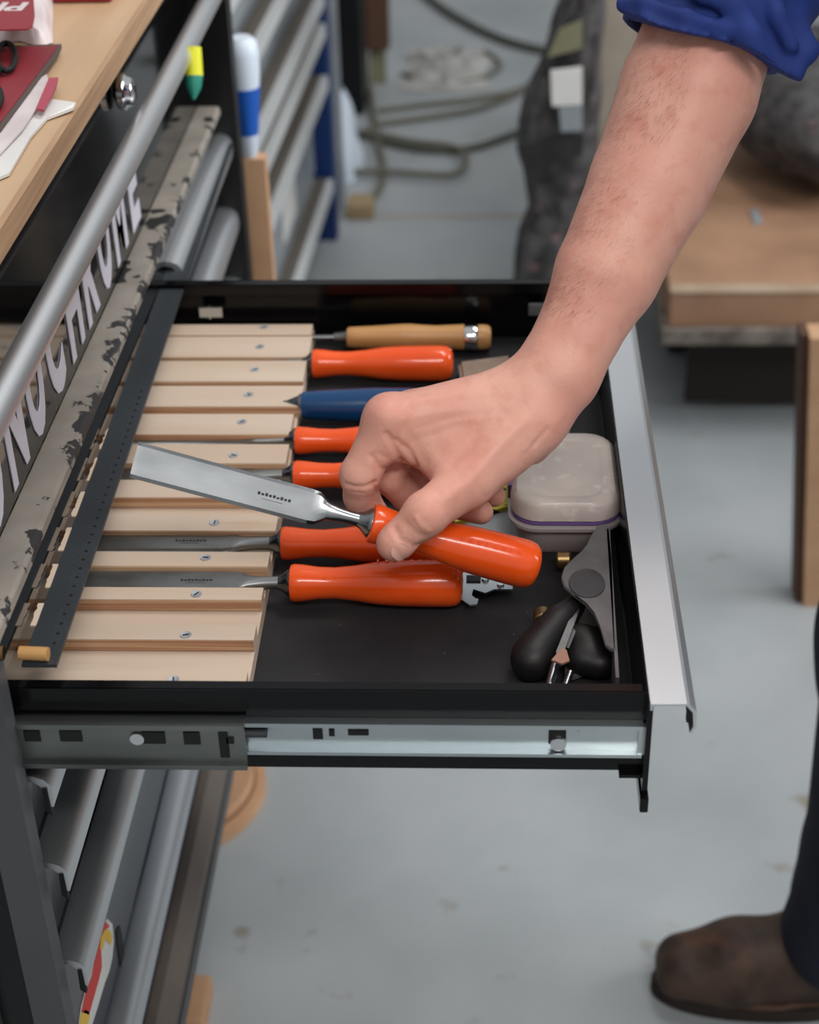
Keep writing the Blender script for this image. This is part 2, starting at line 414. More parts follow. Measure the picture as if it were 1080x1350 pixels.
# pale chips modelling the reflected sliver of lit wood at the rail's inner edge
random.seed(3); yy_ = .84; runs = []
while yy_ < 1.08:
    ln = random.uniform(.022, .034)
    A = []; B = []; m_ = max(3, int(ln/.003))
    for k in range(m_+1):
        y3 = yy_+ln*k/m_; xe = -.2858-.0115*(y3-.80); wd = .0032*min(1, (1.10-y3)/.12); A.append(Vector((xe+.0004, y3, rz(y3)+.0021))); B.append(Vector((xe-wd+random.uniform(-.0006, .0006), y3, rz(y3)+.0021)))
    MB().prism(A+list(reversed(B)), (0, 0, .0009)).build('reflection_chip', 'plywood', rail)
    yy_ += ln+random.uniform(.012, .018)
# carcass
ybar('back_panel', rect(-.86, -.85, .22, 1.045), Y0, Y2, 'black_satin', cab)
for yy, nm in ((Y0, 'side_panel'), (Y1-.008, 'partition'), (Y2-.012, 'side_panel')):
    mb = MB()
    if yy == Y0: mb.box((-.85, yy+.006, .20), (-.313, yy+.012, 1.045))
    else: mb.box((-.85, yy, .20), (FX-.006, yy+.012, .885 if nm == 'partition' else 1.02))
    mb.build(nm, 'black_satin', cab)
MB().box((-.345, 1.745, .2), (-.271, 1.775, 1.036)).build('end_post', 'black_satin', cab)
MB().box((-.3125, Y0-.002, .02), (-.2895, Y0+.016, .885)).build('corner_post', 'post_grey', cab)
MB().box((-.3125, Y0-.002, .885), (-.3095, Y0+.016, 1.04)).build('post_head', 'post_grey', cab)
MB().box((-.36, Y0-.002, .02), (-.338, Y0+.016, .9)).build('side_rail', 'post_grey', cab)
ybar('bottom_panel', rect(-.85, FX, .215, .245), Y0+.012, Y2, 'black_satin', cab)
ybar('base_rail', [(-.30, .258), (-.279, .281), (-.277, .285), (-.277, .306), (-.29, .320), (-.30, .320)], Y0+.016, Y2, 'base_brown', cab)
ybar('base_edge', rect(-.279, -.2745, .271, .291), Y0+.016, Y2, 'post_grey', cab)
# casters
for x in (-.36, -.8):
    for yy in (Y0+.08, Y2-.08):
        c = MB().lathe([(-.016, .045), (-.012, .052), (.012, .052), (.016, .045)], 24, 'y', (x, yy, .052)).build('caster', 'caster', cab, True)
        MB().box((x-.025, yy-.022, .095), (x+.025, yy+.022, .217)).build('caster_fork', 'zinc', c)
# closed drawers
def trim_prof(z):   # folded aluminium lip, top surface at z
    x = -.2995
    return [(x, z-.004), (x+.012, z-.006), (x+.018, z-.012), (x+.0195, z-.026), (x+.0215, z-.027), (x+.0228, z-.017), (x+.0215, z-.008), (x+.018, z-.0035), (x+.012, z-.001), (x, z)]
def closed(zt, zb, ya, yb, fm='front_grey', alone=''):
    d = ybar('closed_drawer', rect(-.80, -.2995, zb, zt), ya, yb, fm, cab)
    t = ybar('trim', trim_prof(zt), ya, yb, 'trim_bright', d, True)
    for yy in (ya, yb-.0015):
        ybar('end_cap', [(-.283, zt-.010), (-.280, zt-.010), (-.2795, zt-.034), (-.2835, zt-.030)], yy-.001 if yy == ya else yy, yy+.003, 'black', d)
    return d
zs = [.781, .704, .610, .440]; zl = [.711, .617, .447, .325]
nd = []
for zt, zb, fm in zip(zs, zl, ('dark_felt', 'dusty_board', 'front_grey', 'front_blue')):
    fm = {'dark_felt': 'front_grey', 'dusty_board': 'front_grey'}.get(fm, fm)
    nd.append(closed(zt, zb, Y0+.022, Y1-.014, fm))
for zt, zb in ((.876, .796), (.789, .712), (.703, .62), (.612, .45), (.44, .32)):
    closed(zt, zb, Y1+.018, Y2-.014, 'front_grey')
ybar('mid_stile', rect(-.31, FX, .30, .897), Y1-.012, Y1+.012, 'black_satin', cab)
# sticker on the closed drawer (red tag shape with yellow hook) and slot
dr = nd[2]
def onf(px, py, off=0): p = at(px, py, x=-.2992+off); return p
stk = [(140, 1211), (147, 1218), (149, 1240), (147, 1262), (143, 1280), (137, 1296), (128, 1326), (120, 1352), (103, 1352), (107, 1325), (114, 1300), (119, 1285), (121, 1262), (126, 1247), (131, 1226)]
s1 = MB().prism([onf(*q) for q in stk], (.0008, 0, 0)).build('sticker', 'paper', dr)
def shrink(q, c, k): return (c[0]+(q[0]-c[0])*k, c[1]+(q[1]-c[1])*k)
red = [(139, 1215), (144, 1221), (140, 1226), (136, 1232), (133, 1250), (134, 1275), (130, 1292), (117, 1338), (107, 1334), (114, 1305), (121, 1287), (125, 1262), (127, 1246), (133, 1228)]
MB().prism([onf(*q, .0009) for q in red], (.0003, 0, 0)).build('sticker_print', 'red', s1)
hook = [(140, 1224), (146, 1229), (148, 1238), (145, 1246), (141, 1240), (138, 1238), (135, 1252), (132, 1252), (133, 1236), (137, 1227)]
MB().prism([onf(*q, .0013) for q in hook], (.0003, 0, 0)).build('sticker_print', 'sticker_yellow', s1)
MB().prism([onf(*q, .0009) for q in [(107, 1336), (112, 1331), (117, 1334), (118, 1342), (114, 1354), (104, 1354)]], (.0003, 0, 0)).build('sticker_print', 'sticker_yellow', s1)
MB().prism([onf(*q) for q in [(153, 1226), (157, 1220), (160, 1232), (166, 1270), (167, 1282), (163, 1284), (159, 1276), (154, 1245)]], (.0005, 0, 0)).build('lock_slot', 'black', dr)
# the open drawer
OD = MB()
DY0, DY1, DX1, ZB, ZR = .790, 1.362, .0985, .797, .8565
drawer = MB().box((-.48, DY0, ZB-.002), (DX1, DY1, ZB+.0005)).build('open_drawer', 'black_gloss', cab)
MB().box((-.479, DY0+.002, ZB+.0005), (DX1-.001, DY1-.002, .8)).build('liner', 'drawer_liner', drawer)
for y, sg in ((DY0, -1), (DY1, 1)):
    mb = MB().box((-.48, y-.0008, ZB-.003), (DX1, y+.0008, ZR))
    y2 = y-sg*.008
    mb.box((-.48, min(y, y2), ZR-.0015), (DX1-.002, max(y, y2), ZR))
    mb.box((-.48, y2-.0006, ZR-.010), (DX1-.002, y2+.0006, ZR-.001))
    mb.build('drawer_side', 'black_gloss', drawer)
for y in (DY1-.010,):
    for px, pv in ((263, 409), (176, 409)):  # second entry models the first clip's mirror image as a solid
        q = at(px, pv, y=y-.001)
        MB().box(q+Vector((0, -.003, -.006)), q+Vector((.021, 0, .004)), .001).box(q+Vector((.009, -.004, -.007)), q+Vector((.0105, 0, .005))).build('clip', 'zinc', drawer)
q = at(697, 404, y=DY1-.011); MB().box(q+Vector((0, -.003, -.008)), q+Vector((.014, 0, .004)), .001).build('clip', 'zinc', drawer)
# front: black panel, hooked foot, silver trim
mb = MB().box((DX1, DY0-.012, .782), (DX1+.0035, DY1+.01, .8595)).box((DX1-.014, DY0-.006, .792), (DX1, DY1+.005, .7945))
mb.box((DX1-.001, DY0-.016, .772), (DX1+.0045, DY1+.012, .784), .0015)
mb.build('drawer_front', 'black_gloss', drawer)
T = [(DX1+.001, .8615), (DX1+.001, .8565), (DX1+.0025, .8565), (DX1+.0025, .8600), (DX1+.0225, .8600), (DX1+.0265, .855), (DX1+.0275, .844), (DX1+.0255, .8395), (DX1+.0268, .8383), (DX1+.0295, .844), (DX1+.0287, .856), (DX1+.0245, .8610), (DX1+.0225, .8618)]
def ypr(name, prof, ya, yb, material, parent, smooth=False):
    return MB().prism([(x, ya, z) for x, z in prof], (0, yb-ya, 0)).build(name, material, parent, smooth)
tr = ypr('trim', T, DY0-.017, DY1+.012, 'aluminium', drawer)
ypr('end_cap', [(DX1+.0235, .8585), (DX1+.026, .855), (DX1+.027, .844), (DX1+.0235, .845)], DY0-.014, DY0-.010, 'black', drawer)
# ball-bearing slides, near and far
def slide(y, sg):
    yo = y+sg*.0012
    def b(x0, x1, z0, z1, y0, y1, mb=None):
        mb = mb or MB(); ya, yb = y+sg*y0, y+sg*y1; return mb.box((x0, min(ya, yb), z0), (x1, max(ya, yb), z1))
    mb = b(-.30, .0975, .8115, .8345, .001, .0025)                       # inner member web
    b(-.30, .0975, .8325, .8355, .001, .0075, mb); b(-.30, .0975, .8100, .8125, .001, .0075, mb)
    inner = mb.build('slide', 'zinc', drawer)
    b(.095, .0985, .812, .834, .002, .0065).build('stop', 'zinc', inner)
    mb = b(-.52, -.1475, .8045, .8345, .0075, .009)
    b(-.52, -.1475, .8335, .8372, .0035, .0125, mb); b(-.52, -.1475, .8015, .8050, .0035, .0125, mb)
    outer = mb.build('slide_outer', 'dark_zinc', drawer)
    return inner, outer
for y, sg in ((DY0, -1), (DY1, 1)):
    inner, outer = slide(y, sg)
    if sg < 0:
        f0 = DY0-.0027; f1 = DY0-.0093
        def hole(px0, py0, px1, py1, yy, par, r=0):
            a = at(px0, py1, y=yy); b = at(px1, py0, y=yy)
            MB().box((a.x, yy-.0006, a.z), (b.x, yy+.0006, b.z), r).build('slot', 'black', par)
        hole(413, 957, 425, 974, f0, inner, .0004); hole(434, 961, 441, 970, f0, inner, .0003); hole(459, 962, 486, 969, f0, inner, .0005)
        hole(723, 957, 747, 980, f0, inner, .0004)
        p = at(774, 966, y=f0); MB().lathe([(-.0015, .0055), (0, .005), (.001, .003)], 20, 'y', p).build('rivet', 'zinc', inner, True)
        p = at(736, 978, y=f0); MB().lathe([(-.003, .005), (0, .0055)], 16, 'y', p).build('rivet', 'chrome', inner, True)
        MB().tube([at(322, 967, y=f0-.003), at(352, 967, y=f0-.003)], .0026, 10).build('stop_pin', 'mark_dark', inner, True)
        for q in ((33, 963, 52, 977), (80, 963, 107, 977), (188, 965, 217, 980), (243, 965, 263, 981)): hole(*q, f1, outer, .0005)
        hole(291, 957, 299, 998, f1, outer); hole(299, 972, 308, 980, f1, outer)
        p = at(181, 973, y=f1); MB().lathe([(-.0015, .0045), (0, .005)], 16, 'y', p).build('rivet', 'chrome', outer, True)

# ------------------------------------------------------------ chisel rack in the drawer
rack = empty('chisel_rack', (-.23, 1.09, .8), 'pale plywood chisel rack screwed together from slats inside the open drawer', 'rack')
MB().box((-.42, .800, .8002), (-.1545, 1.352, .8115)).build('base_board', 'plywood', rack)
rows = [(427, 441), (443, 470), (475, 502), (508, 535), (545, 572), (585, 610), (632, 655), (677, 699), (727, 746), (774, 790), (823, 843), (885, 901)]
scr = [(348, 431), (343, 457), (336, 487), (328, 520), (319, 556), (308, 600), (296, 644), (283, 689), (271, 735), (259, 783), (245, 837), (229, 896)]
xr = [0, .0012, .0005, .002, -.002, -.001, -.0025, .001, 0, 0, 0, 0]
SL = []
for i, ((ya, yb), s_) in enumerate(zip(rows, scr)):
    p1 = at(330, ya, z=.822).y; p0 = at(330, yb, z=.822).y
    mb = MB().box((-.4195, p0, .8117), (-.1545+xr[i], p1, .8215))
    for f in mb.b.faces: pass
    o = mb.build('slat', 'plywood', rack)
    MB().box((-.4193, p0-.0005, .8122), (-.1548+xr[i], p0+.0001, .8208)).build('ply_edge', 'ply_edge', o)
    q = at(*s_, z=.8217)
    sc = MB().lathe([(0, .0040), (.0004, .0038), (.0004, .0034), (.0001, .0026), (.0001, .0001)], 20, 'z', q).build('screw', 'zinc_matte', o, True)
    rot = random.random()*3
    MB().prism([q+Vector((math.cos(rot+a_)*l, math.sin(rot+a_)*l, .0003)) for a_, l in ((-.2, .0022), (.2, .0022), (math.pi-.2, .0022), (math.pi+.2, .0022))], (0, 0, .0003)).build('screw_slot', 'mark_dark', sc)
    SL.append((p0, p1))

q = Vector((-.2775, .806, rail_z+.0025+.0042))
o = MB().tube([q+Vector((-.010, 0, 0)), q+Vector((.008, -.001, 0))], .0045, 12).build('dowel_stub', 'beech', smooth=True); tag(o, 'short pale dowel stub resting on the near end of the dotted sill strip', 'dowel')

# ------------------------------------------------------------ chisels
HP = [(0, .0105), (.0006, .0128), (.003, .0136), (.009, .0131), (.020, .0116), (.032, .0112), (.046, .0126), (.062, .0152), (.078, .0163), (.100, .0167), (.112, .0167), (.1175, .0158), (.121, .0132), (.1225, .009), (.1228, .003)]
def chisel(name, loc, label, width, blen=.15, sc=1.0, handle='orange', rot=None, group=None, hs=1.0, mark=True, steel='dull_steel', taper=0):
    """local frame: +x from blade tip to handle butt, handle starts at 0, blade flat faces +z"""
    root = empty(name, loc, label, 'chisel', group)
    if rot: root.rotation_euler = rot
    off = hs
    h = MB().lathe([(a*sc, r*hs) for a, r in HP], 40).build('handle', handle, root, True, local=True)
    f = MB().lathe([(-.0085, .0050), (-.0055, .0062), (-.0025, .0088), (-.0008, .0102), (.0006, .0104)], 24).build('ferrule', 'steel', root, True, local=True)
    hw_ = width/2; t = .0022
    ns = 14
    mb = MB()
    rings = []
    prof = [(-.003, .0050, .0050, 1), (-.014, .0046, .0046, 1), (-.022, .0050, .0042, 1), (-.030, max(.0055, hw_*.55), .0036, .6), (-.037, max(.0058, hw_*.96), .0028, .2), (-.042, hw_, t, 0), (-blen+.004, hw_*1.03, t*.9, 0), (-blen, hw_*1.03, .0004, 0)]
    for x, a_, b_, rd in prof:
        ring = []
        for k in range(16):
            an = 2*math.pi*k/16
            cy, cz = math.cos(an)*a_, math.sin(an)*b_
            # bevelled section: flat top, sloped sides
            c = math.cos(an); s_ = math.sin(an); m_ = max(abs(c), abs(s_))
            by, bz = (c/m_)*a_, (s_/m_)*b_
            if bz > 0: by *= .80
            y_ = cy*rd+by*(1-rd); z_ = cz*rd+bz*(1-rd)
            if x == -blen: z_ = t*.8
            ring.append(mb.b.verts.new((x, y_, z_)))
        rings.append(ring)
    for a_, b_ in zip(rings, rings[1:]):
        for k in range(16): mb.b.faces.new((a_[k], a_[(k+1) % 16], b_[(k+1) % 16], b_[k]))
    mb.b.faces.new(rings[0]); mb.b.faces.new(list(reversed(rings[-1])))
    bl = mb.build('blade', steel, root, local=True, smooth=True)
    if mark and width > .02:
        mb = MB()
        for k in range(9):
            x = -.078+k*.0026; h_ = (.0010, .0004, .0012, .0007)[k % 4]; mb.box((x, -.0010, t-.0001), (x+.0017, h_, t+.00012)); mb.box((x, -.0002, t-.0001), (x+.0021, .0003, t+.00012))
        mb.box((-.074, -.0032, t-.0001), (-.060, -.0029, t+.00010))
        mb.build('stamp_mark', 'mark_dark', bl, local=True)
    # pressed maker's oval and strokes on the handle
    if handle == 'orange' and mark:
        mb = MB()
        for k in range(8):
            x = (.062+k*.0058)*sc; r = .0166*hs; an = math.radians(72)
            p = Vector((x, math.cos(an)*r, math.sin(an)*r-.0003))
            mb.box(p+Vector((0, -.0012, 0)), p+Vector((.0026 if k % 3 else .0012, .0012, .0006)))
        mb.build('pressed_mark', 'orange', h, local=True)
    return root
zc_ = .8165
def cx(px, py): return at(px, py, z=.815)
GR = 'wood chisels in the drawer'; p = cx(383, 771); chisel('wood_chisel', (p.x, p.y, .8167), 'orange handled wood chisel lying nearest the near side of the drawer', .0255, .155, sc=.997, steel='dull_steel', group=GR)
p = cx(371, 717); chisel('wood_chisel', (p.x, p.y, .8155), 'orange handled wood chisel half hidden directly under the held chisel', .0245, .155, hs=.92, group=GR)
p = cx(387, 626); chisel('wood_chisel', (p.x, p.y, .8145), 'orange handled wood chisel, second in front of the blue handled chisel', .016, .150, hs=.86, group=GR)
p = cx(389, 580); chisel('wood_chisel', (p.x, p.y, .8145), 'orange handled wood chisel lying directly in front of the blue handled chisel', .009, .150, hs=.84, mark=False, group=GR)
p = cx(412, 480); chisel('wood_chisel', (p.x, p.y, .8155), 'fully visible orange handled wood chisel beside the wooden handled tool', .0035, .15, sc=1.0, hs=.93, mark=False, group=GR)
# blue handled chisel: slimmer, conical handle, grey ferrule
p = cx(398, 538)
r_ = empty('wood_chisel', (p.x, p.y, .8175), 'blue handled chisel running under the hand', 'chisel', GR)
MB().lathe([(0, .009), (.0008, .0112), (.008, .0122), (.03, .0133), (.06, .0148), (.09, .0146), (.108, .013), (.114, .009), (.1155, .003)], 40).build('handle', 'blue_handle', r_, True, local=True)
MB().lathe([(-.002, .0095), (.0004, .0105)], 28).build('ferrule', 'zinc', r_, True, local=True)
MB().lathe([(-.030, .0026), (-.022, .0032), (-.012, .0045), (-.004, .0078), (-.0015, .0092)], 24).build('neck', 'steel', r_, True, local=True)
MB().box((-.155, -.0040, -.0015), (-.024, .0040, .0015), .0005).build('blade', 'dull_steel', r_, local=True)
# wooden handled tool
p = cx(458, 443)
r_ = empty('carving_tool', (p.x, p.y, .8135), 'tool with a turned pale wooden handle and steel end ring at the far wall', 'tool')
MB().lathe([(0, .0085), (.002, .0095), (.010, .0098), (.030, .0108), (.045, .0118), (.056, .0122), (.068, .0112), (.080, .0106), (.095, .0112), (.112, .0118)], 36).build('handle', 'beech', r_, True, local=True)
MB().lathe([(.105, .0118), (.106, .0124), (.109, .0120), (.112, .0124), (.116, .0124), (.117, .0118)], 36).build('end_ring', 'chrome', r_, True, local=True)
MB().lathe([(.1165, .0112), (.121, .0115), (.126, .0108), (.1285, .0085), (.129, .002)], 36).build('butt', 'beech', r_, True, local=True)
MB().lathe([(-.012, .0045), (-.003, .0058), (.001, .0072)], 24).build('ferrule', 'dark_zinc', r_, True, local=True)
MB().lathe([(-.060, .0022), (-.012, .0032)], 16).build('shank', 'steel', r_, True, local=True)
# held chisel
hf = dp(488, 689, 1.122); he = dp(709, 748, 1.142)
hx = (he-hf).normalized()
cdir = (Vector(CAMP)-hf).normalized()
zz = (cdir-hx*cdir.dot(hx)).normalized()
zz = (Matrix.Rotation(math.radians(-3), 3, hx)@zz).normalized()
yy = zz.cross(hx).normalized()
hc = chisel('held_chisel', hf, 'bright orange handled wide chisel held up in the hand', .0235, .1615, sc=(he-hf).length/.1228*1.0, steel='steel', hs=1.0)
hc.rotation_euler = frame(Vector((0, 0, 0)), hx, yy, zz).to_euler()
bl = [c for c in hc.children if c.name.startswith('blade')][0]
t30 = text_mesh('size_mark', '30', .009, 'mark_dark', None, frame(Vector((-.0405, .0052, .0022)), Vector((0, -1, 0)), Vector((1, 0, 0)), Vector((0, 0, 1))), .0001)
t30.parent = bl

# ------------------------------------------------------------ drawer contents, right
def lp(px, py, z=.8): return at(px, py, z=z)
# beige block
cs = [lp(604, 476, .812), lp(674, 467, .812), lp(681, 505, .812), lp(610, 517, .812)]
mb = MB().prism([c+Vector((0, 0, -.0115)) for c in cs], (0, 0, .012))
bmesh.ops.bevel(mb.b, geom=mb.b.edges[:], offset=.003, segments=3, affect='EDGES')
o = mb.build('sharpening_stone', 'beige_plastic', smooth=True); tag(o, 'beige brown rounded block beside the butt of the far orange handle', 'block')
# flat clear sheet / tray under the tub
cs = [lp(598, 690, .802), lp(690, 722, .802), lp(742, 600, .802), lp(768, 506, .802), lp(738, 500, .802), lp(668, 560, .802)]
o = MB().prism([c+Vector((0, 0, -.0015)) for c in cs], (0, 0, .003)).build('plastic_sleeve', 'clear_plastic'); tag(o, 'flat pale clear plastic sleeve partly under the tub and hand', 'sleeve')
# yellow tape measure / label block
cs = [lp(600, 690, .806), lp(672, 668, .806), lp(668, 636, .806), lp(598, 650, .806)]
o = MB().prism([c+Vector((0, 0, -.0025)) for c in cs], (0, 0, .0035)).build('label_card', 'yellow'); tag(o, 'small yellow card with black print lying behind the held chisel', 'card')
# tub
def rrect(x0, x1, y0, y1, r, z, n=6):
    out = []
    for cx_, cy_, a0 in ((x1-r, y1-r, 0), (x0+r, y1-r, 90), (x0+r, y0+r, 180), (x1-r, y0+r, 270)):
        for k in range(n+1):
            a_ = math.radians(a0+90*k/n); out.append(Vector((cx_+math.cos(a_)*r, cy_+math.sin(a_)*r, z)))
    return out
def loft(rings, close_top=True, close_bot=True):
    mb = MB(); R_ = [[mb.b.verts.new(p) for p in r] for r in rings]; n = len(R_[0])
    for a_, b_ in zip(R_, R_[1:]):
        for k in range(n): mb.b.faces.new((a_[k], a_[(k+1) % n], b_[(k+1) % n], b_[k]))
    if close_bot: mb.b.faces.new(list(reversed(R_[0])))
    if close_top: mb.b.faces.new(R_[-1])
    return mb
def tubring(g, r, z): return rrect(tx0+g, tx1-g, ty0+g, ty1-g, r, z)
c0 = lp(672, 690, .83); c1 = lp(822, 690, .83); cf = lp(760, 573, .846)
tx0, tx1, ty0, ty1 = c0.x, c1.x, lp(750, 703, .825).y, cf.y+.004
tub = empty('storage_tub', ((tx0+tx1)/2, (ty0+ty1)/2, .8), 'small translucent lidded plastic tub with purple clips', 'tub')
loft([tubring(.010, .016, .801), tubring(.006, .018, .806), tubring(.003, .020, .824), tubring(-.001, .022, .8265), tubring(-.001, .022, .829), tubring(.002, .02, .8305)]).build('tub_body', 'box_body', tub, True)
loft([tubring(.003, .020, .8306), tubring(.001, .021, .8312), tubring(.001, .021, .8328), tubring(.003, .020, .8334)]).build('seal', 'purple', tub, True)
lid = loft([tubring(.003, .02, .8335), tubring(.001, .021, .8345), tubring(.0025, .020, .845), tubring(.0055, .018, .848), tubring(.013, .014, .8482), tubring(.015, .013, .8468), tubring(.0165, .012, .8466)]).build('lid', 'box_lid', tub, True)
for xx in (tx0+.0015, tx1-.0015):
    MB().box((xx-.0025, (ty0+ty1)/2-.014, .824), (xx+.0025, (ty0+ty1)/2+.016, .841), .001).build('clip', 'purple', tub)
loft([tubring(.012, .014, .802), tubring(.009, .014, .817), tubring(.02, .01, .819)]).build('contents', 'red_cloth', tub, True)
# metal bracket with hook
br = empty('steel_bracket', lp(640, 775, .803), 'small bright steel bracket with a hooked end poking out beside the nearest orange handle', 'bracket')
hk = [(606, 757), (640, 757), (676, 769), (676, 779), (652, 779), (640, 784), (624, 779), (622, 787), (627, 791), (631, 792), (629, 799), (620, 800), (609, 793), (604, 785)]
MB().prism([lp(a_, b_, .804)+Vector((0, 0, 0)) for a_, b_ in hk], (0, 0, .0016)).build('plate', 'zinc', br)
for q in ((640, 765), (660, 772)):
    MB().lathe([(0, .0028), (.002, .0024)], 16, 'z', lp(*q, .8055)).build('rivet', 'chrome', br, True)
MB().box(lp(615, 768, .8055), lp(634, 760, .8055)+Vector((0, 0, .0012))).build('plate_slot', 'mark_dark', br)

# block plane lying on its side
bp = empty('block_plane', lp(770, 850, .8), 'small grey and black hand plane lying in the near right corner of the open drawer', 'plane')
zt = .838
out = [(797, 695), (803, 697), (806, 740), (809, 820), (812, 862), (806, 861), (798, 855), (791, 830), (785, 812), (774, 799), (757, 789), (744, 778), (740, 766), (744, 752), (756, 741), (768, 732), (776, 722), (779, 712), (787, 697)]
mb = MB().prism([lp(a_, b_, zt-.0032) for a_, b_ in out], (0, 0, .0032)); bmesh.ops.bevel(mb.b, geom=[e for e in mb.b.edges], offset=.0007, segments=2, affect='EDGES')
cheek = mb.build('cheek', 'cast_grey', bp, True)
c = lp(774, 770, zt)
mb = MB().lathe([(-.0002, .0125), (.0012, .0120), (.0010, .0112), (.0006, .0085), (.0004, .005), (.0003, .001)], 40, 'z', (0, 0, 0))
for v in mb.b.verts: v.co = Vector((v.co.x, v.co.y*1.32, v.co.z+v.co.y*.05))+c
mb.build('finger_dimple', 'dimple_grey', cheek, True)
mb = MB().prism([lp(800, 697, zt), lp(812, 893, zt), lp(812, 893, zt)+Vector((.0022, 0, 0)), lp(800, 697, zt)+Vector((.0022, 0, 0))], (0, 0, -.034)); mb.build('sole', 'cast_grey', bp)
mb = MB().prism([lp(a_, b_, .803) for a_, b_ in [(745, 800), (800, 790), (806, 880), (745, 900)]], (0, 0, .003)); mb.build('lower_cheek', 'cast_grey', bp)
# palm rest: rounded black cap
cc = lp(728, 860, .812)
prm = [(cc+Vector((-.014, -.010, 0)), cc+Vector((.004, .022, .008)), .0135, .010, .01), (cc+Vector((-.012, -.004, .002)), cc+Vector((.016, .036, .012)), .012, .008, .01)]
sdf_obj('lever_cap', 'plane_black', bp, prm, .0018, .01)
MB().prism([lp(a_, b_, .826) for a_, b_ in [(733, 862), (757, 803), (764, 806), (745, 858), (740, 880)]], (0, 0, .0018)).build('blade', 'dull_steel', bp)
MB().prism([lp(a_, b_, .824) for a_, b_ in [(744, 855), (758, 828), (761, 831), (750, 858)]], (0, 0, .002)).build('adjuster', 'steel', bp)
MB().prism([lp(a_, b_, .828) for a_, b_ in [(741, 856), (747, 859), (751, 873), (741, 877), (727, 872)]], (0, 0, .0014)).build('tip_plate', 'copper', bp)
MB().tube([lp(732, 878, .816), lp(724, 908, .812)], .0036, 12).tube([lp(752, 886, .816), lp(744, 908, .812)], .0026, 12).build('adjusting_screw', 'steel', bp, True)
sdf_obj('frog', 'plane_black', bp, [(lp(765, 845, .815), lp(792, 875, .812), .012, .010), (lp(765, 870, .812), lp(795, 840, .812), .010, .008)], .0018, .01)
for q, zq in (((741, 738), .812), ((716, 815), .815)):
    c = lp(*q, zq); MB().lathe([(-.004, .0055), (-.003, .0065), (.005, .0065), (.0065, .005)], 24, 'x' if zq < .813 else 'y', c).build('knob', 'brass', bp, True)
MB().tube([lp(745, 742, .812), lp(762, 744, .815)], .0022, 10).build('knob_stem', 'brass', bp, True)

# ------------------------------------------------------------ things on the worktop
NH = .006
def wp(px, py, h=0):
    z = 1.0905
    for _ in range(4): p = at(px, py, z=z+h); z = 1.0905+dz(p.y)
    return at(px, py, z=z+h)
nb = [wp(81, 58, .0075), wp(77, 68, .0075), wp(0, 172, .0075), wp(-90, 215, .0075), wp(-90, 70, .0075), wp(0, 60, .0075)]
root = empty('notebook', nb[0], 'dark red notebook with a grey border on the pale worktop', 'notebook')
MB().prism([p+Vector((0, 0, -.003)) for p in nb], (0, 0, .003)).build('cover', 'notebook_edge', root)
inn = [wp(76, 61, .0076), wp(72, 69, .0076), wp(0, 163, .0076), wp(-85, 205, .0076), wp(-85, 72, .0076), wp(0, 63, .0076)]
MB().prism(inn, (0, 0, .0006)).build('cover_face', 'red_cloth', root)
# scissors handle (two black loops)
sc_ = empty('scissors', wp(10, 80, .015), 'black handled scissors lying on the dark red notebook', 'scissors')
def loop(cx_, cy_, rx, ry, h=.0125):
    return [wp(cx_+rx*math.cos(t), cy_+ry*math.sin(t), h) for t in [2*math.pi*k/24 for k in range(25)]]
MB().tube(loop(8, 75, 12, 18), .0025, 10).build('handle', 'black', sc_, True)
MB().tube(loop(-8, 128, 9, 14), .0025, 10).build('handle', 'black', sc_, True)
MB().prism([wp(-4, 92, .011), wp(4, 92, .011), wp(-22, 150, .011)], (0, 0, .002)).build('blade', 'steel', sc_)
# papers beneath
pp = empty('paper_stack', wp(30, 160), 'crumpled white paper and film sticking out under the red notebook', 'paper')
pg = [wp(58, 108, .003), wp(66, 130, .003), wp(100, 135, .006), wp(96, 142, .004), wp(62, 155, .003), wp(40, 180, .003), wp(12, 228, .003), wp(-40, 250, .003), wp(-60, 190, .003), wp(20, 140, .003)]
MB().prism([p+Vector((0, 0, -.002)) for p in pg], (0, 0, .002)).build('sheet', 'paper', pp)
pg = [wp(62, 100, .004), wp(66, 118, .005), wp(30, 172, .005), wp(0, 205, .004), wp(-40, 220, .004), wp(-30, 150, .004), wp(30, 120, .004)]
MB().prism(pg, (0, 0, .0015)).build('sheet', 'packet_white', pp)
mk = [wp(65, 106, .0075), wp(77, 105, .0075), wp(74, 118, .0075), wp(58, 148, .0075), wp(48, 146, .0075)]
o = MB().prism(mk, (0, 0, .002)).build('marker_strip', 'marker_pink', smooth=False); tag(o, 'small pink and grey strip lying on the white paper', 'strip')
# printed packet (bag), upside down lettering
pk = empty('packet', wp(25, 30), 'crinkled white bag with a red panel and white letters at the back of the worktop', 'bag')
def pkf(u, v):
    p = wp(-40+u*110, -40+(104-8*u+ (4*math.sin(9*u)))*v, 0); h = .03*(max(0, 1-(2*u-1)**2))**.5*(max(0, 1-(2*v-1)**2))**.4
    p.z = p.z+.001+h+.0035*noise.noise(Vector((u*9, v*9, 0)))*(1 if h > .004 else .2)
    return p
MB().grid(pkf, 36, 30, .0008).build('bag', 'packet_white', pk, True)
rp = [wp(-40, -20, .032), wp(43, -20, .032), wp(46, 22, .032), wp(43, 36, .032), wp(36, 40, .032), wp(-40, 42, .032)]
MB().prism(rp, (0, 0, .0012)).build('print_panel', 'packet_red', pk)
A0 = wp(40, 4, .0335); A1 = wp(0, 4, .0335); ux_ = Vector((A1.x-A0.x, A1.y-A0.y, 0)).normalized(); uy_ = Vector((0, 0, 1)).cross(ux_).normalized()
text_mesh('print_letters', 'PRO', .034, 'packet_white', pk, frame(A0, ux_, uy_, Vector((0, 0, 1))), .0004, offset=.0010, sx=.95)
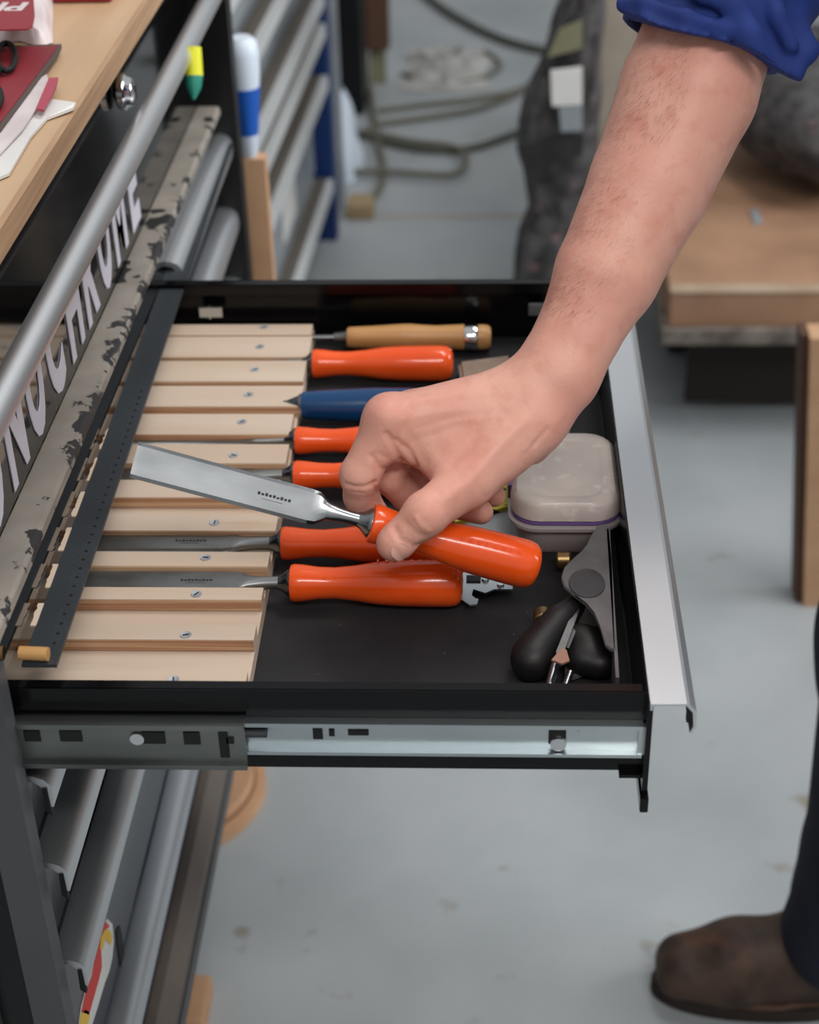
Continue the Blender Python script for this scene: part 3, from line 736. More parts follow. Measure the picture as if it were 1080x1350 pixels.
o = MB().box(wp(68, 5)+Vector((0, 0, .0005)), wp(175, -35)+Vector((0, 0, .02)), .004).build('carton', 'packet_red'); tag(o, 'red and white packet edge behind the crinkled bag', 'packet')

# hanging green & yellow item on far end of cabinet
g0 = at(247, 70, y=1.70); g1 = at(262, 128, y=1.62)
gt = empty('glue_tube', g1, 'green and yellow pointed tube standing on the worn trim strip', 'tube')
gx = -.272
pa_, pb_, pc_ = at(255, 62, x=gx), at(256, 100, x=gx), at(255.5, 131, x=gx)
MB().tube([pa_, pb_], [.0075, .0085], 16).build('tube_top', 'lemon', gt, True)
MB().tube([pb_, (pb_+pc_)/2, pc_], [.0085, .007, .0015], 16).build('tube_tip', 'green', gt, True)

# ------------------------------------------------------------ things behind the cabinet
q = at(334, 206, y=1.87)
o = MB().box((q.x-.0145, 1.86, 0), (q.x+.0145, 1.882, q.z)).build('upright_batten', 'mdf'); tag(o, 'upright brown fibreboard batten standing behind the far drawer wall', 'batten')
bt = empty('squeeze_bottle', (q.x, 1.871, q.z), 'pale plastic bottle with a blue label above the upright batten', 'bottle')
x0, zz0 = q.x-.004, q.z
MB().lathe([(0, .008), (.004, .010), (.05, .014), (.10, .0190), (.122, .0195), (.136, .018), (.142, .012)], 28, 'z', (x0, 1.871, zz0)).build('bottle', 'bottle_white', bt, True)
MB().lathe([(.028, .0122), (.085, .0182)], 28, 'z', (x0, 1.871, zz0)).build('label_wrap', 'label_blue', bt, True)
q = at(302, 100, y=1.80)
o = MB().prism([at(293, -20, y=1.795), at(299, -20, y=1.795), at(326, 372, y=1.795), at(320, 372, y=1.795)], (0, .02, 0)).build('grey_strut', 'cab_grey'); tag(o, 'thin pale upright strut beside the far end of the cabinet', 'strut')

# second cabinet
A2 = at(431, 310, z=0); yaw = math.atan2(135, 2500)
c2 = empty('drawer_cabinet', A2, 'second grey drawer cabinet with blue corner post standing behind', 'cabinet')
dY = Vector((math.sin(yaw), math.cos(yaw), 0)); dXv = Vector((math.cos(yaw), -math.sin(yaw), 0)); UP = Vector((0, 0, 1))
def cb(x0, x1, y0, y1, z0, z1):
    lo = [A2+dXv*x+dY*y+UP*z0 for x, y in ((x0, y0), (x1, y0), (x1, y1), (x0, y1))]; return MB().hexa(lo, [p+UP*(z1-z0) for p in lo])
cb(-.45, -.03, -1.35, 0, .08, 1.02).build('carcass', 'cab_grey', c2)
cb(-.04, .026, -.030, .012, 0, 1.04).build('corner_post', 'cab_blue', c2)
cb(-.03, .040, .020, .040, .05, 1.0).build('rear_post', 'cab_grey', c2)
cb(-.04, .0, -1.39, -1.355, 0, 1.04).build('corner_post', 'cab_blue', c2)
# drawer tops measured on the front plane
def zfront(px, py):   # height of the front plane (through A2 along dY) at a pixel
    r = Vector(RW@np.array([px-CX, py-CY, F])); n = dXv; t = (A2-Vector(CAMP)).dot(n)/r.dot(n)
    p = Vector(CAMP)+r*t; return p.z, (p-A2).dot(dY)
tz = []
for a_, b_ in (((405, 0), (349, 105)), ((412, 24), (337, 193)), ((417, 89), (344, 271)), ((431, 213), (373, 369))):
    z1, y1 = zfront(*a_); z2, y2 = zfront(*b_); tz.append((z1+z2)/2); print('cab2', z1, y1, z2, y2)
tz = sorted(tz, reverse=True); tz = [tz[0]+.26, tz[0]+.13]+tz+[max(.12, tz[-1]-.2)]
for i in range(len(tz)-1):
    z1, z0 = tz[i], tz[i+1]+.012
    if z1-z0 < .02: continue
    d_ = cb(-.35, -.012, -1.345, -.04, z0, z1-.006).build('drawer', 'cab_grey', c2)
    cb(-.012, .014, -1.345, -.04, z1-.020, z1-.005).build('handle', 'handle_reflection', d_)  # dark reflection painted into the handle top, bright edge into the lip
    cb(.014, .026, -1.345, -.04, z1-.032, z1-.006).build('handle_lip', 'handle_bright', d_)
    cb(-.012, -.009, -1.345, -.04, z1-.055, z1-.022).build('handle_shade', 'black_satin', d_)  # dark strip painting the shadow beneath the handle
    if i in (2, 3, 4):
        cb(-.012, -.010, -.45, -.30, z0+.02, z1-.045).build('label_card', 'paper', d_)

# black case and brown wood upright, bag, cables
p = at(455, 152, z=0)
o = MB().box((p.x-.06, p.y, 0), (p.x+.050, p.y+.2, .55), .008).build('black_case', 'black_satin'); tag(o, 'tall black case standing on the floor behind the blue post', 'case')
p = at(499, 112, z=0)
o = MB().box((p.x-.032, p.y-.02, .10), (p.x+.032, p.y+.05, .60)).build('wood_upright', 'dark_wood'); tag(o, 'dark brown wooden upright beside the tall black case', 'upright')
o2 = MB().box((p.x-.022, p.y+.01, 0), (p.x+.02, p.y+.04, .10)).build('foot', 'khaki', o)
p = at(436, 250, z=0)
def bagf(u, v):
    a_ = u*2*math.pi; r = .085*(1-.55*v**2)*(1+.14*noise.noise(Vector((math.cos(a_)*2, math.sin(a_)*2, v*3))))
    return p+Vector((r*math.cos(a_)*.8, r*math.sin(a_)+.1, .002+.2*v))
o = MB().grid(bagf, 30, 12).build('plastic_bag', 'bottle_white', smooth=True); tag(o, 'crumpled whitish plastic bag on the floor by the blue post', 'bag')
def fpath(pts, r, name, material, label, cat='cable', group='cables strewn on the far floor', lift=0, n=10):
    P = [at(a_, b_, z=0)+Vector((0, 0, r+lift)) for a_, b_ in pts]
    out = []
    for i in range(len(P)-1):      # catmull-rom
        p0, p1, p2, p3 = P[max(i-1, 0)], P[i], P[i+1], P[min(i+2, len(P)-1)]
        for k in range(6):
            t = k/6; out.append(.5*((2*p1)+(-p0+p2)*t+(2*p0-5*p1+4*p2-p3)*t*t+(-p0+3*p1-3*p2+p3)*t**3))
    out.append(P[-1])
    o = MB().tube(out, r, n).build(name, material, smooth=True); return tag(o, label, cat, group)
fpath([(530, -30), (575, 10), (620, 38), (670, 60), (730, 74), (800, 80)], .012, 'hose', 'cable_dark', 'thick dark hose curving across the floor at the top', 'hose', None)
fpath([(488, 120), (492, 150), (498, 190), (506, 225), (502, 250), (488, 268), (476, 276)], .008, 'power_cable', 'cable', 'cable ending in a tan plug on the floor')
fpath([(500, 150), (560, 142), (630, 134), (690, 120), (715, 98)], .007, 'power_cable', 'cable', 'farthest thin cable running right across the floor', lift=.001)
fpath([(500, 168), (560, 160), (630, 148), (680, 128), (710, 108)], .007, 'power_cable', 'cable', 'second thin cable running right just in front of the farthest', lift=.003)
fpath([(470, 180), (520, 195), (570, 203), (620, 200), (660, 188), (700, 172)], .009, 'power_cable', 'cable_dark', 'thick dark cable sweeping right toward the grey blanket')
fpath([(440, 238), (500, 236), (560, 240), (598, 240), (614, 226), (612, 212), (590, 202), (540, 196), (480, 182)], .0075, 'power_cable', 'cable', 'cable forming a round loop on the floor', lift=.012)
p = at(476, 282, z=0)
o = MB().box(p+Vector((-.03, -.035, .001)), p+Vector((.03, .035, .035)), .008).build('plug', 'plug_tan', smooth=True); tag(o, 'tan plug lying on the floor at the cable end', 'plug')
p = at(590, 92, z=0)
def ragf(u, v):
    x = (u-.5)*.22; y_ = (v-.5)*.34; h = max(0, 1-(2*u-1)**2-(2*v-1)**2)
    return p+Vector((x+.03*noise.noise(Vector((u*5, v*5, 2))), y_, .002+.022*h+max(0, .035*noise.noise(Vector((u*7, v*7, 1))))*min(1, h*3)))
mb = MB().grid(ragf, 28, 28)
o = mb.build('rag', 'rag_cloth', smooth=True); tag(o, 'crumpled pale rag lying among the floor cables', 'rag')
fpath([(530, 100), (560, 108), (600, 112), (640, 104), (660, 88), (640, 70)], .006, 'power_cable', 'cable', 'thin cable curled around the crumpled rag')

# plywood ring seat behind the lower cabinet
cR = at(226, 1030, z=.02); rim = at(343, 1050, z=.02); rr = (rim-cR).length
ring = empty('round_board', (cR.x, cR.y, 0), 'round stepped plywood disc lying on the floor behind the cabinet base', 'disc')
MB().lathe([(.0, rr*1.0), (.018, rr), (.018, rr*.90), (.001, rr*.90)], 72, 'z', (cR.x, cR.y, .001)).build('disc', 'mdf', ring, True)
MB().lathe([(.0, rr*.885), (.030, rr*.885), (.032, rr*.87), (.032, rr*.60)], 72, 'z', (cR.x, cR.y, .001)).build('disc_step', 'mdf', ring, True)
MB().lathe([(.0, rr*.905), (.0192, rr*.905), (.0192, rr*.88)], 72, 'z', (cR.x, cR.y, .001)).build('groove', 'dark_wood', ring, True)
p = at(262, 1345, z=.0)
o = MB().box((p.x-.03, p.y-.03, 0), (p.x+.012, p.y+.04, .03), .004).build('wood_offcut', 'mdf'); tag(o, 'small brown wood offcut on the floor at the cabinet foot', 'offcut')

# ------------------------------------------------------------ low platform with blanket, right
Yd = 2.5
zb0 = at(960, 450, y=Yd).z; zb1 = at(960, 431, y=Yd).z; zt1 = at(960, 386, y=Yd).z
xl = .295
dl = empty('wooden_dolly', (.8, 2.9, 0), 'low brown wooden platform on a dusty base board at the right', 'platform')
MB().box((xl, Yd-.012, zb0), (1.7, 3.9, zb1)).build('base_board', 'dusty_board', dl)
MB().box((xl+.01, Yd, zb1), (1.68, 3.88, zt1), .004).build('deck', 'chipboard', dl)
MB().box((xl+.01, Yd-.002, zt1), (1.68, Yd+.03, zt1+.002)).build('deck_edge', 'edge_worn_wood', dl)
MB().box((xl+.06, Yd+.10, .02), (1.66, Yd+.12, zb0)).build('under_shade', 'gap_shade', dl)  # dark sheet put in for the shade under the platform
q = at(998, 290, z=zt1); MB().box(q+Vector((-.007, -.02, .0)), q+Vector((.007, .04, .003))).build('metal_plate', 'cab_grey', dl)
for x in (.36, 1.3):
    for y_ in (2.85, 3.7):
        c = MB().lathe([(-.02, .06), (-.015, .068), (.015, .068), (.02, .06)], 24, 'x', (x, y_, .068)).build('caster', 'caster', dl, True)
        MB().box((x-.03, y_-.03, .13), (x+.03, y_+.03, zb0)).build('caster_fork', 'zinc', c)
# blanket bundle hanging over (right) and stacked panel (left)
def bundle(c, sx, sy, sz, seed):
    def f(u, v):
        a_ = u*2*math.pi; ph = (v)*math.pi; r = 1+.22*noise.noise(Vector((math.cos(a_)*1.6+seed, math.sin(a_)*1.6, ph*1.3)))
        return Vector((c[0]+sx*r*math.cos(a_)*math.sin(ph)**.7, c[1]+sy*r*math.sin(a_)*math.sin(ph)**.7, c[2]+sz*(math.cos(ph))*r))
    return f
q = at(1060, 240, z=zt1+.01)
o = MB().grid(bundle((q.x+.02, q.y+.07, zt1+.138), .17, .22, .11, 3), 40, 24).build('felt_blanket', 'felt', smooth=True); tag(o, 'rolled grey speckled felt blanket lying on the wooden platform', 'blanket')
# upright frame with blanket at x 680-830
Yp = 2.95
pf = empty('propped_board', (.25, Yp, 0), 'narrow pale upright board with khaki edge post standing behind the forearm', 'board')
a_ = at(766, 0, y=Yp); b_ = at(782, 0, y=Yp)
MB().box((a_.x, Yp, 0), (b_.x, Yp+.05, 1.1)).build('edge_post', 'khaki', pf)
MB().box((b_.x, Yp+.01, 0), (.292, Yp+.035, 1.1)).build('face_board', 'grey_board', pf)
bk = empty('hung_blanket', (.15, 2.85, 0), 'dark grey blanket draped on the khaki edged board, strap around it', 'blanket')
prof_b = sorted([(at(px, py, y=2.84).z, at(px, py, y=2.84).x) for px, py in ((756, -40), (746, 0), (728, 60), (700, 130), (684, 180), (682, 220), (692, 260), (699, 295), (684, 328), (679, 365), (676, 430), (674, 520))])
def hang(u, v):   # u around, v from top to floor
    zz_ = 1.0-v*.995
    left = float(np.interp(zz_, [p[0] for p in prof_b], [p[1] for p in prof_b]))
    an = math.pi*u; xr_ = a_.x+.04
    bul = .10+.05*math.sin(v*6+1)+.05*noise.noise(Vector((u*4, v*6, 0)))
    return Vector((left+(xr_-left)*(1-math.cos(an))/2+.006*noise.noise(Vector((v*14, u*3, 4))), Yp-.02-bul*math.sin(an), zz_))
MB().grid(hang, 24, 60).build('cloth', 'felt', bk, True)
def on(px, py, off): return at(px, py, y=Yp-off)
sq = [on(726, 95, .19), on(768, 90, .19), on(768, 138, .19), on(728, 140, .19)]
MB().prism(sq, (0, .01, 0)).build('white_label', 'paper', bk)
sq = [on(737, 140, .188), on(768, 138, .188), on(768, 172, .188), on(740, 174, .188)]
MB().prism(sq, (0, .01, 0)).build('grey_tag', 'cab_grey', bk)
sq = [on(738, 40, .18), on(768, 28, .18), on(768, 64, .18), on(722, 76, .18)]
MB().prism(sq, (0, .01, 0)).build('strap', 'khaki', bk)
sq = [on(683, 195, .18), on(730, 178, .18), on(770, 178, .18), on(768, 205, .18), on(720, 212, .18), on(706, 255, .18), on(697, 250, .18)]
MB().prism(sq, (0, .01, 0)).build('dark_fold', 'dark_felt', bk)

# standing fibreboard plank at right edge
b0 = at(1050, 800, z=0); t0 = at(1058, 447, y=b0.y+.02)
pl = empty('leaning_plank', b0, 'pale fibreboard plank standing on the floor at the right edge', 'plank')
def slab(x0, x1, y0, y1, shift):
    lo = [Vector((b0.x+x0, b0.y+y0, 0)), Vector((b0.x+x1, b0.y+y0, 0)), Vector((b0.x+x1, b0.y+y1, 0)), Vector((b0.x+x0, b0.y+y1, 0))]
    return MB().hexa(lo, [p+Vector((t0.x-b0.x, .02, t0.z)) for p in lo])
slab(.0, .012, .012, .05, 0).build('backing', 'dark_wood', pl)
slab(.011, .20, 0, .045, 0).build('board', 'mdf', pl)

# ------------------------------------------------------------ person
person = empty('person', (.50, 1.2, 0), 'person in rolled blue shirt and dark trousers reaching over the drawer with a chisel', 'person')
W = dp(727, 505, 1.138)
MI, MM, MR, MP = dp(513, 553, 1.118), dp(543, 549, 1.137), dp(578, 552, 1.155), dp(615, 562, 1.170)
def q3(px, py, zc): return dp(px, py, zc)
E3 = q3(925, 95, 1.150)
EL = q3(962, -30, 1.158)
arm = [
 (q3(735, 492, 1.138), q3(762, 440, 1.138), .0262, .0285, .004),
 (q3(762, 440, 1.138), q3(800, 362, 1.140), .0285, .0355, .004),
 (q3(800, 362, 1.140), q3(857, 243, 1.145), .0355, .0415, .004),
 (q3(857, 243, 1.145), q3(908, 120, 1.150), .0415, .0470, .004),
 (q3(908, 120, 1.150), EL, .0470, .0440, .004),
 # carpus and metacarpals
 (q3(735, 492, 1.138), q3(700, 528, 1.140), .0262, .0250, .015),
 (q3(700, 528, 1.140), MI, .0235, .0140, .016),
 (q3(700, 532, 1.143), MM, .0230, .0140, .016),
 (q3(700, 540, 1.152), MR, .0220, .0130, .016),
 (q3(700, 545, 1.158), MP, .0200, .0120, .016),
 (q3(690, 560, 1.150), q3(700, 590, 1.158), .018, .012, .012),
 # knuckles
 (MI, MI, .0158, .0158, .010), (MM, MM, .0145, .0145, .010),
 # web between thumb and index
 (q3(650, 565, 1.132), q3(580, 600, 1.128), .0220, .0130, .014),
 (q3(640, 590, 1.128), q3(588, 622, 1.118), .0200, .0110, .014),
 (q3(590, 585, 1.130), q3(527, 582, 1.128), .0170, .0140, .012),
]
idx_ = [
 (MI, q3(475, 626, 1.124), .0150, .0134, .008),
 (q3(475, 626, 1.124), q3(477, 655, 1.140), .0134, .0118, .004),
 (q3(476, 655, 1.140), q3(494, 676, 1.146), .0116, .0096, .004),
]
mid_ = [
 (MM, q3(512, 628, 1.158), .0138, .0120, .006),
 (q3(512, 628, 1.158), q3(538, 655, 1.172), .0120, .0110, .003),
 (q3(538, 655, 1.172), q3(572, 672, 1.172), .0108, .0095, .003),
]
rng_ = [
 (MR, q3(545, 625, 1.182), .0130, .0112, .005),
 (q3(545, 625, 1.182), q3(588, 662, 1.183), .0112, .0104, .003),
 (q3(588, 662, 1.183), q3(634, 675, 1.166), .0104, .0088, .003),
]
pnk_ = [
 (MP, q3(590, 622, 1.195), .0115, .0100, .005),
 (q3(590, 622, 1.195), q3(622, 650, 1.192), .0098, .0090, .003),
 (q3(622, 650, 1.192), q3(652, 654, 1.183), .0090, .0078, .003),
]
thb_ = [
 (q3(695, 560, 1.130), q3(618, 634, 1.112), .0235, .0172, .014),
 (q3(618, 634, 1.112), q3(563, 676, 1.093), .0172, .0140, .006),
 (q3(560, 679, 1.092), q3(560, 679, 1.092), .0146, .0146, .004),
 (q3(563, 676, 1.093), q3(523, 714, 1.096), .0136, .0118, .004),
 (q3(523, 714, 1.096), q3(519, 717, 1.096), .0120, .0112, .004),
]
bodyo = sdf_obj('body', 'skin', person, arm+idx_+mid_+rng_+pnk_+thb_, .0014, .008, it=2)
def sculpt(o, strokes):
    from mathutils.bvhtree import BVHTree
    me = o.data; n = len(me.vertices); co = np.zeros(n*3); me.vertices.foreach_get('co', co); co = co.reshape(-1, 3)
    no = np.zeros(n*3); me.vertices.foreach_get('normal', no); no = no.reshape(-1, 3)
    off = np.array(base_of(o)); bv = BVHTree.FromPolygons([tuple(c) for c in co+off], [tuple(p.vertices) for p in me.polygons])
    disp = np.zeros(n); W_ = co+off
    for pts, sg, amp in strokes:
        S = []
        for (a0, b0), (a1, b1) in zip(pts, pts[1:] or [pts[0]]):
            m_ = max(1, int(math.hypot(a1-a0, b1-b0)/1.2))
            for k in range(m_+1):
                px, py = a0+(a1-a0)*k/m_, b0+(b1-b0)*k/m_
                h = bv.ray_cast(Vector(CAMP), Vector(RW@np.array([px-CX, py-CY, F])).normalized())
                if h[0] is not None: S.append(np.array(h[0]))
        if not S: continue
        S = np.array(S); lo, hi = S.min(0)-.012-sg*3e-3, S.max(0)+.012+sg*3e-3
        ix = np.where(((W_ > lo) & (W_ < hi)).all(1))[0]
        if not len(ix): continue
        d2 = np.full(len(ix), 1e9)
        for q in S: d2 = np.minimum(d2, ((W_[ix]-q)**2).sum(1))
        disp[ix] += amp*1e-3*np.exp(-d2/(2*(sg*1e-3)**2))
    co += no*disp[:, None]
    me.vertices.foreach_set('co', co.ravel()); me.update()
sculpt(bodyo, [
 ([(510, 572), (521, 590), (529, 607), (545, 622)], 1.5, -2.4), ([(522, 580), (539, 594), (549, 614), (551, 628)], 1.4, -1.8), ([(516, 586), (524, 603)], 3, .8),
 ([(456, 639), (470, 643), (482, 642), (496, 637)], 1.3, -1.6), ([(462, 648), (478, 650)], 1.2, -.5), ([(493, 637), (500, 652), (505, 664)], 1.4, -1.4),
 ([(490, 601), (502, 617), (524, 622)], 1.4, -1.6), ([(497, 598), (510, 603)], 1.2, -.7),
 ([(520, 697), (529, 713), (547, 721), (560, 716)], 1.8, -1.3), ([(536, 690), (548, 702), (556, 706)], 1.2, -.7), ([(548, 682), (556, 694), (566, 700)], 1.3, .9),
 ([(576, 662), (586, 672), (590, 682)], 1.3, -.6), ([(690, 556), (655, 590), (618, 634), (590, 655)], 3.2, 1.6), ([(665, 545), (630, 575), (596, 612)], 3.0, -1.1),
 ([(700, 525), (610, 540), (525, 552)], 3.0, .5), ([(690, 515), (610, 522), (545, 530)], 2.8, .4), ([(660, 550), (600, 556), (548, 572)], 1.6, .5),
 ([(507, 547)], 6, 1.6), ([(545, 530), (560, 527)], 4, .6), ([(534, 565), (550, 590), (560, 608)], 3, -.9),
 ([(706, 585), (722, 566)], 1.4, -1.0), ([(694, 598), (708, 583)], 1.4, -.6), ([(640, 655), (628, 640), (622, 622)], 1.5, -.5),
 ([(672, 507), (690, 500)], 6, 1.5), ([(745, 470), (785, 400), (820, 340)], 7, -1.2), ([(900, 60), (885, 110), (865, 170)], 9, -1.8), ([(700, 480), (722, 430)], 5, .8),
])
# thumb nail
nc = q3(507, 722, 1.0905); 
tdir = (q3(523, 714, 1.096)-q3(563, 676, 1.093)).normalized(); cd = (Vector(CAMP)-nc).normalized()
side = tdir.cross(cd).normalized(); nn = (cd*.75+side*.65).normalized() if side.z < 0 else (cd*.75-side*.65).normalized()
sd = tdir.cross(nn).normalized()
tc0 = q3(519, 717, 1.096)
def nailf(u, v):
    an = (u-.5)*1.25*(1-abs(2*v-1)**3*.55); r = .01160
    return tc0+tdir*((v)*.012-.006)+(nn*math.cos(an)+sd*math.sin(an))*r
MB().grid(nailf, 10, 8, .0006).build('thumb_nail', 'nail', person, True)
# fine forearm hairs
hb_ = MB(); random.seed(11)
def hair_tris(n):
    for k in range(n):
        t = random.random()**.8; i = min(3, int(t*4)); a_, b_ = arm[1+min(i, 3)][0], arm[1+min(i, 3)][1]
        f = random.random(); c = a_.lerp(b_, f); r = arm[1+min(i, 3)][2]*(1-f)+arm[1+min(i, 3)][3]*f
        ax_ = (b_-a_).normalized(); s_ = ax_.cross((Vector(CAMP)-c).normalized()).normalized(); up = s_.cross(ax_).normalized()
        if up.dot(Vector(CAMP)-c) < 0: up = -up
        left = s_ if (RW.T@np.array(s_))[0] < 0 else -s_
        an = math.radians(min(88, max(-30, random.gauss(62, 30)))); n_ = (up*math.cos(an)+left*math.sin(an))
        p0 = c+n_*(r*.985); dr_ = (-ax_*.9+left*random.uniform(-.2, .7)+n_*.25).normalized()*random.uniform(.005, .010)
        wv = n_.cross(dr_).normalized()*.00006
        v = [hb_.b.verts.new(x) for x in (p0-wv*1.1, p0+wv*1.1, p0+dr_)]; hb_.b.faces.new(v)
hair_tris(4200)
hh = hb_.build('arm_hair', 'hair', person); hh['kind'] = 'stuff'

# sleeve: lofted cloth with rolled cuff
axd = (EL-q3(857, 243, 1.145)).normalized()
sh = Vector((.40, 1.36, 1.40))            # shoulder
s_ = axd.cross((Vector(CAMP)-E3).normalized()).normalized(); upv = s_.cross(axd).normalized()
if (RW.T@np.array(s_))[0] < 0: s_ = -s_
c_cuff = q3(918, 62, 1.150)
def cut_cuff(V, ax):
    X = ax[0][:, None, None]; Y = ax[1][None, :, None]; Z = ax[2][None, None, :]
    c = np.array(c_cuff); n = -np.array(axd); s1 = np.array(s_)
    ds = (X-c[0])*s1[0]+(Y-c[1])*s1[1]+(Z-c[2])*s1[2]
    pl_ = (X-c[0])*n[0]+(Y-c[1])*n[1]+(Z-c[2])*n[2]+.003*np.sin(ds*55)-.001
    cu = np.array(CAMP)-c; cu = cu-n*(cu@n); cu /= np.linalg.norm(cu)
    pl_ = pl_-.30*((X-c[0])*cu[0]+(Y-c[1])*cu[1]+(Z-c[2])*cu[2])+.002
    # hollow round the arm so that the cuff stands off the skin
    rr2 = (X-c[0])**2+(Y-c[1])**2+(Z-c[2])**2-((X-c[0])*n[0]+(Y-c[1])*n[1]+(Z-c[2])*n[2])**2
    inner = .0500-np.sqrt(np.maximum(rr2, 0)); deep = -.030-pl_
    V = np.maximum(V, pl_)
    return np.maximum(V, np.minimum(inner, -deep) if False else np.where(pl_ > -.03, inner, -1)).astype(np.float32)
SP = [(c_cuff-axd*.03, EL+axd*.01, .0555, .0580, .01), (EL, sh, .062, .078, .02),
      (q3(1008, 64, 1.125), q3(1040, 92, 1.122), .012, .010, .010), (q3(1030, 30, 1.13), q3(1062, 66, 1.125), .014, .010, .012), (q3(1022, 100, 1.120), q3(1046, 100, 1.120), .006, .006, .006)]
def fold(path, r_f, k=.006):
    P_ = [q3(*q) for q in path]
    for a_, b_ in zip(P_, P_[1:]): SP.append((a_, b_, r_f, r_f, k))
fold([(822, 22, 1.118), (850, 30, 1.098), (900, 50, 1.091), (950, 66, 1.091), (1000, 92, 1.097)], .0055)
fold([(820, 4, 1.118), (850, 4, 1.098), (905, 22, 1.090), (960, 38, 1.090)], .0045)
fold([(955, -40, 1.088), (968, 0, 1.088), (988, 46, 1.090), (1014, 96, 1.098)], .0075)
fold([(880, -40, 1.092), (925, -10, 1.089), (965, 8, 1.088)], .0055)
fold([(1010, -30, 1.10), (1024, 20, 1.102), (1044, 60, 1.108)], .0055)
sdf_obj('sleeve', 'shirt_blue', person, SP, .0022, .006, it=2, post=cut_cuff)
# clothed body beyond the frame
nk = Vector((.44, 1.16, 1.47)); pv = Vector((.64, 1.16, .94))
shl = Vector((.46, .97, 1.41))
sdf_obj('shirt', 'shirt_blue', person, [
 (pv, Vector((.52, 1.16, 1.25)), .135, .145, .06), (Vector((.52, 1.16, 1.25)), nk, .145, .06, .06), (sh, shl, .062, .062, .05),
 (pv+Vector((0, .07, .02)), Vector((.5, 1.27, 1.28)), .10, .09, .05), (pv+Vector((0, -.07, .02)), Vector((.5, 1.05, 1.28)), .10, .09, .05),
 (shl, Vector((.60, .86, 1.16)), .060, .050, .04), (Vector((.60, .86, 1.16)), Vector((.52, .88, .93)), .046, .036, .03)], .007, .03)
hd = Vector((.37, 1.16, 1.60))
hp = [(nk+Vector((0, 0, -.02)), hd+Vector((.01, 0, -.06)), .055, .055, .03), (hd+Vector((.02, 0, .03)), hd+Vector((.02, 0, .03)), .092, .092, .03), (hd+Vector((-.02, 0, -.02)), hd+Vector((-.045, 0, -.06)), .07, .045, .03),
 (hd+Vector((-.085, 0, .005)), hd+Vector((-.105, 0, -.025)), .008, .013, .012), (hd+Vector((0, .085, -.01)), hd+Vector((0, .09, -.03)), .016, .010, .006), (hd+Vector((0, -.085, -.01)), hd+Vector((0, -.09, -.03)), .016, .010, .006),
 (hd+Vector((-.085, .012, -.055)), hd+Vector((-.085, -.012, -.055)), .009, .009, .006)]
sdf_obj('head', 'skin', person, hp, .005, .01)
for sg in (1, -1):
    MB().lathe([(-.012, .001), (-.008, .009), (0, .012), (.008, .009), (.012, .001)], 16, 'z', hd+Vector((-.078, .03*sg, .012))).build('eye', 'paper', person, True)
sdf_obj('hair_cap', 'hair', person, [(hd+Vector((.035, 0, .05)), hd+Vector((.03, 0, .06)), .092, .09), (hd+Vector((.06, 0, .0)), hd+Vector((.06, 0, -.03)), .075, .06)], .006, .02)
hl = Vector((.50, .885, .88))
sdf_obj('left_hand', 'skin', person, [(Vector((.52, .88, .95)), hl, .026, .024, .02), (hl, hl+Vector((-.02, 0, -.06)), .026, .022, .02)]+[(hl+Vector((-.02, .02*(k-1.5), -.06)), hl+Vector((-.035, .02*(k-1.5), -.115+.008*abs(k-1.3))), .010, .007, .004) for k in range(4)]+[(hl+Vector((-.01, .024, -.02)), hl+Vector((-.04, .045, -.06)), .013, .009, .008)], .003, .01)
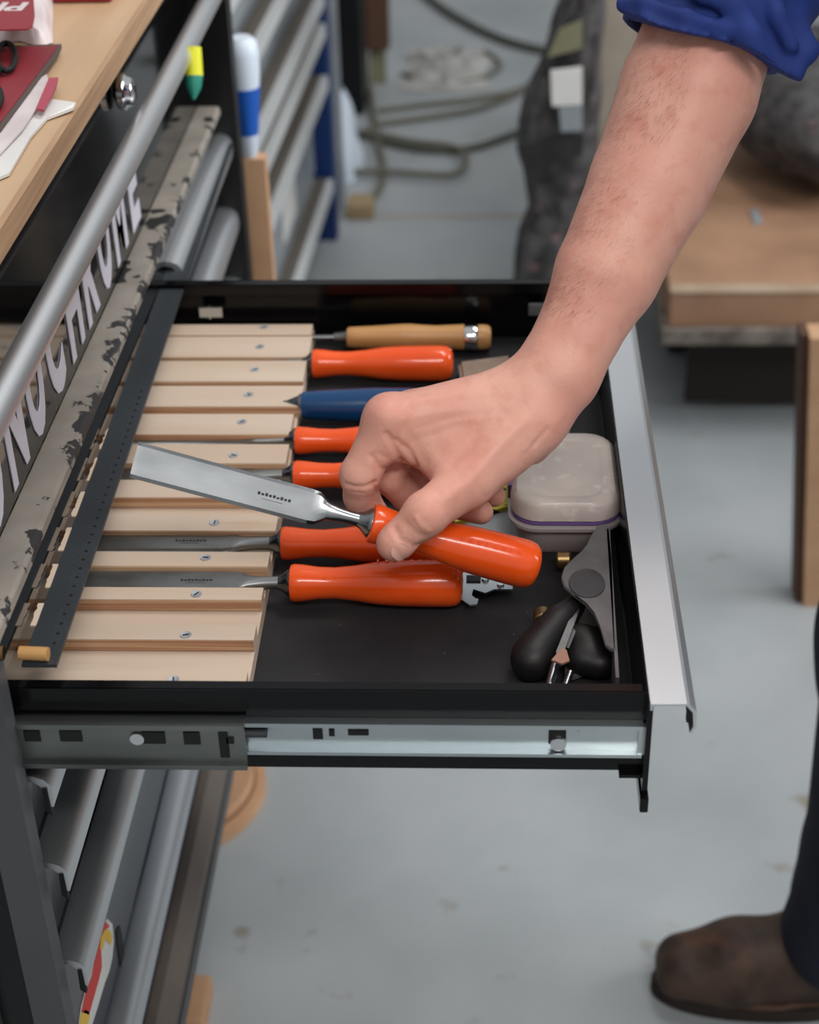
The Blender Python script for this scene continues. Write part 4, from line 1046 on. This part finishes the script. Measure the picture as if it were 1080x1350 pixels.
# trousers: right leg in view
AN = Vector((.405, 1.285, .13)); KN = Vector((.405, 1.27, .53)); HP_ = Vector((.61, 1.24, .92))
AL = Vector((.74, 1.02, .12)); KL = Vector((.72, 1.04, .52)); HL = Vector((.65, 1.07, .92))
sdf_obj('trousers', 'trousers', person, [
 (AN+Vector((0, 0, -.01)), KN, .064, .080, .03), (KN, HP_, .082, .105, .04), (AL, KL, .062, .076, .03), (KL, HL, .078, .105, .04), (HP_, HL, .13, .13, .05),
 (AN+Vector((-.01, 0, -.02)), AN+Vector((-.01, 0, .02)), .070, .064, .012), (AN+Vector((0, 0, .06)), AN+Vector((.0, 0, .10)), .068, .066, .02), (KN+Vector((-.012, 0, -.05)), KN+Vector((-.01, 0, .02)), .07, .075, .012)], .005, .03)
def boot(ox, oy, label=None):
    o = Vector((ox, oy, 0))
    # toe at o, heel toward +x
    prims = [(o+Vector((.050, 0, .045)), o+Vector((.105, .004, .052)), .032, .040, .015), (o+Vector((.038, -.016, .038)), o+Vector((.10, -.018, .042)), .024, .030, .015), (o+Vector((.040, .014, .038)), o+Vector((.10, .02, .042)), .024, .030, .015),
     (o+Vector((.105, 0, .055)), o+Vector((.19, 0, .075)), .041, .042, .02), (o+Vector((.20, 0, .06)), o+Vector((.255, 0, .05)), .040, .034, .02), (o+Vector((.20, 0, .09)), o+Vector((.215, 0, .17)), .046, .050, .02),
     (o+Vector((.09, -.012, .034)), o+Vector((.25, -.006, .034)), .032, .030, .012), (o+Vector((.09, .012, .034)), o+Vector((.25, .006, .034)), .032, .030, .012)]
    b_ = sdf_obj('boot', 'boot_leather', person, prims, .004, .015)
    ol = []
    for k in range(40):
        a_ = 2*math.pi*k/40; c, s1 = math.cos(a_), math.sin(a_)
        hw2 = .046 if c < 0 else .037
        x = .150+.140*(abs(c)**.82)*(1 if c > 0 else -1); 
        ol.append(o+Vector((x, s1*(hw2+(.046-hw2)*(1-abs(c)))*1.0, .001)))
    mb = MB().prism(ol, (0, 0, .018)); mb.build('sole', 'boot_sole', b_)
    MB().tube([o+Vector((.150+.134*(abs(math.cos(2*math.pi*k/48))**.82)*(1 if math.cos(2*math.pi*k/48) > 0 else -1), math.sin(2*math.pi*k/48)*(.042 if math.cos(2*math.pi*k/48) < 0 else .036), .0215)) for k in range(49)], .0035, 8).build('welt', 'dark_wood', b_, True)
    for k in range(4):
        c = o+Vector((.125+.020*k, 0, .098+.006*k))
        MB().tube([c+Vector((0, -.024, -.008)), c+Vector((.004, 0, .002)), c+Vector((0, .024, -.008))], .0028, 8).build('lace', 'mark_dark', b_, True)
    return b_
boot(.180, 1.295); boot(.515, 1.02)
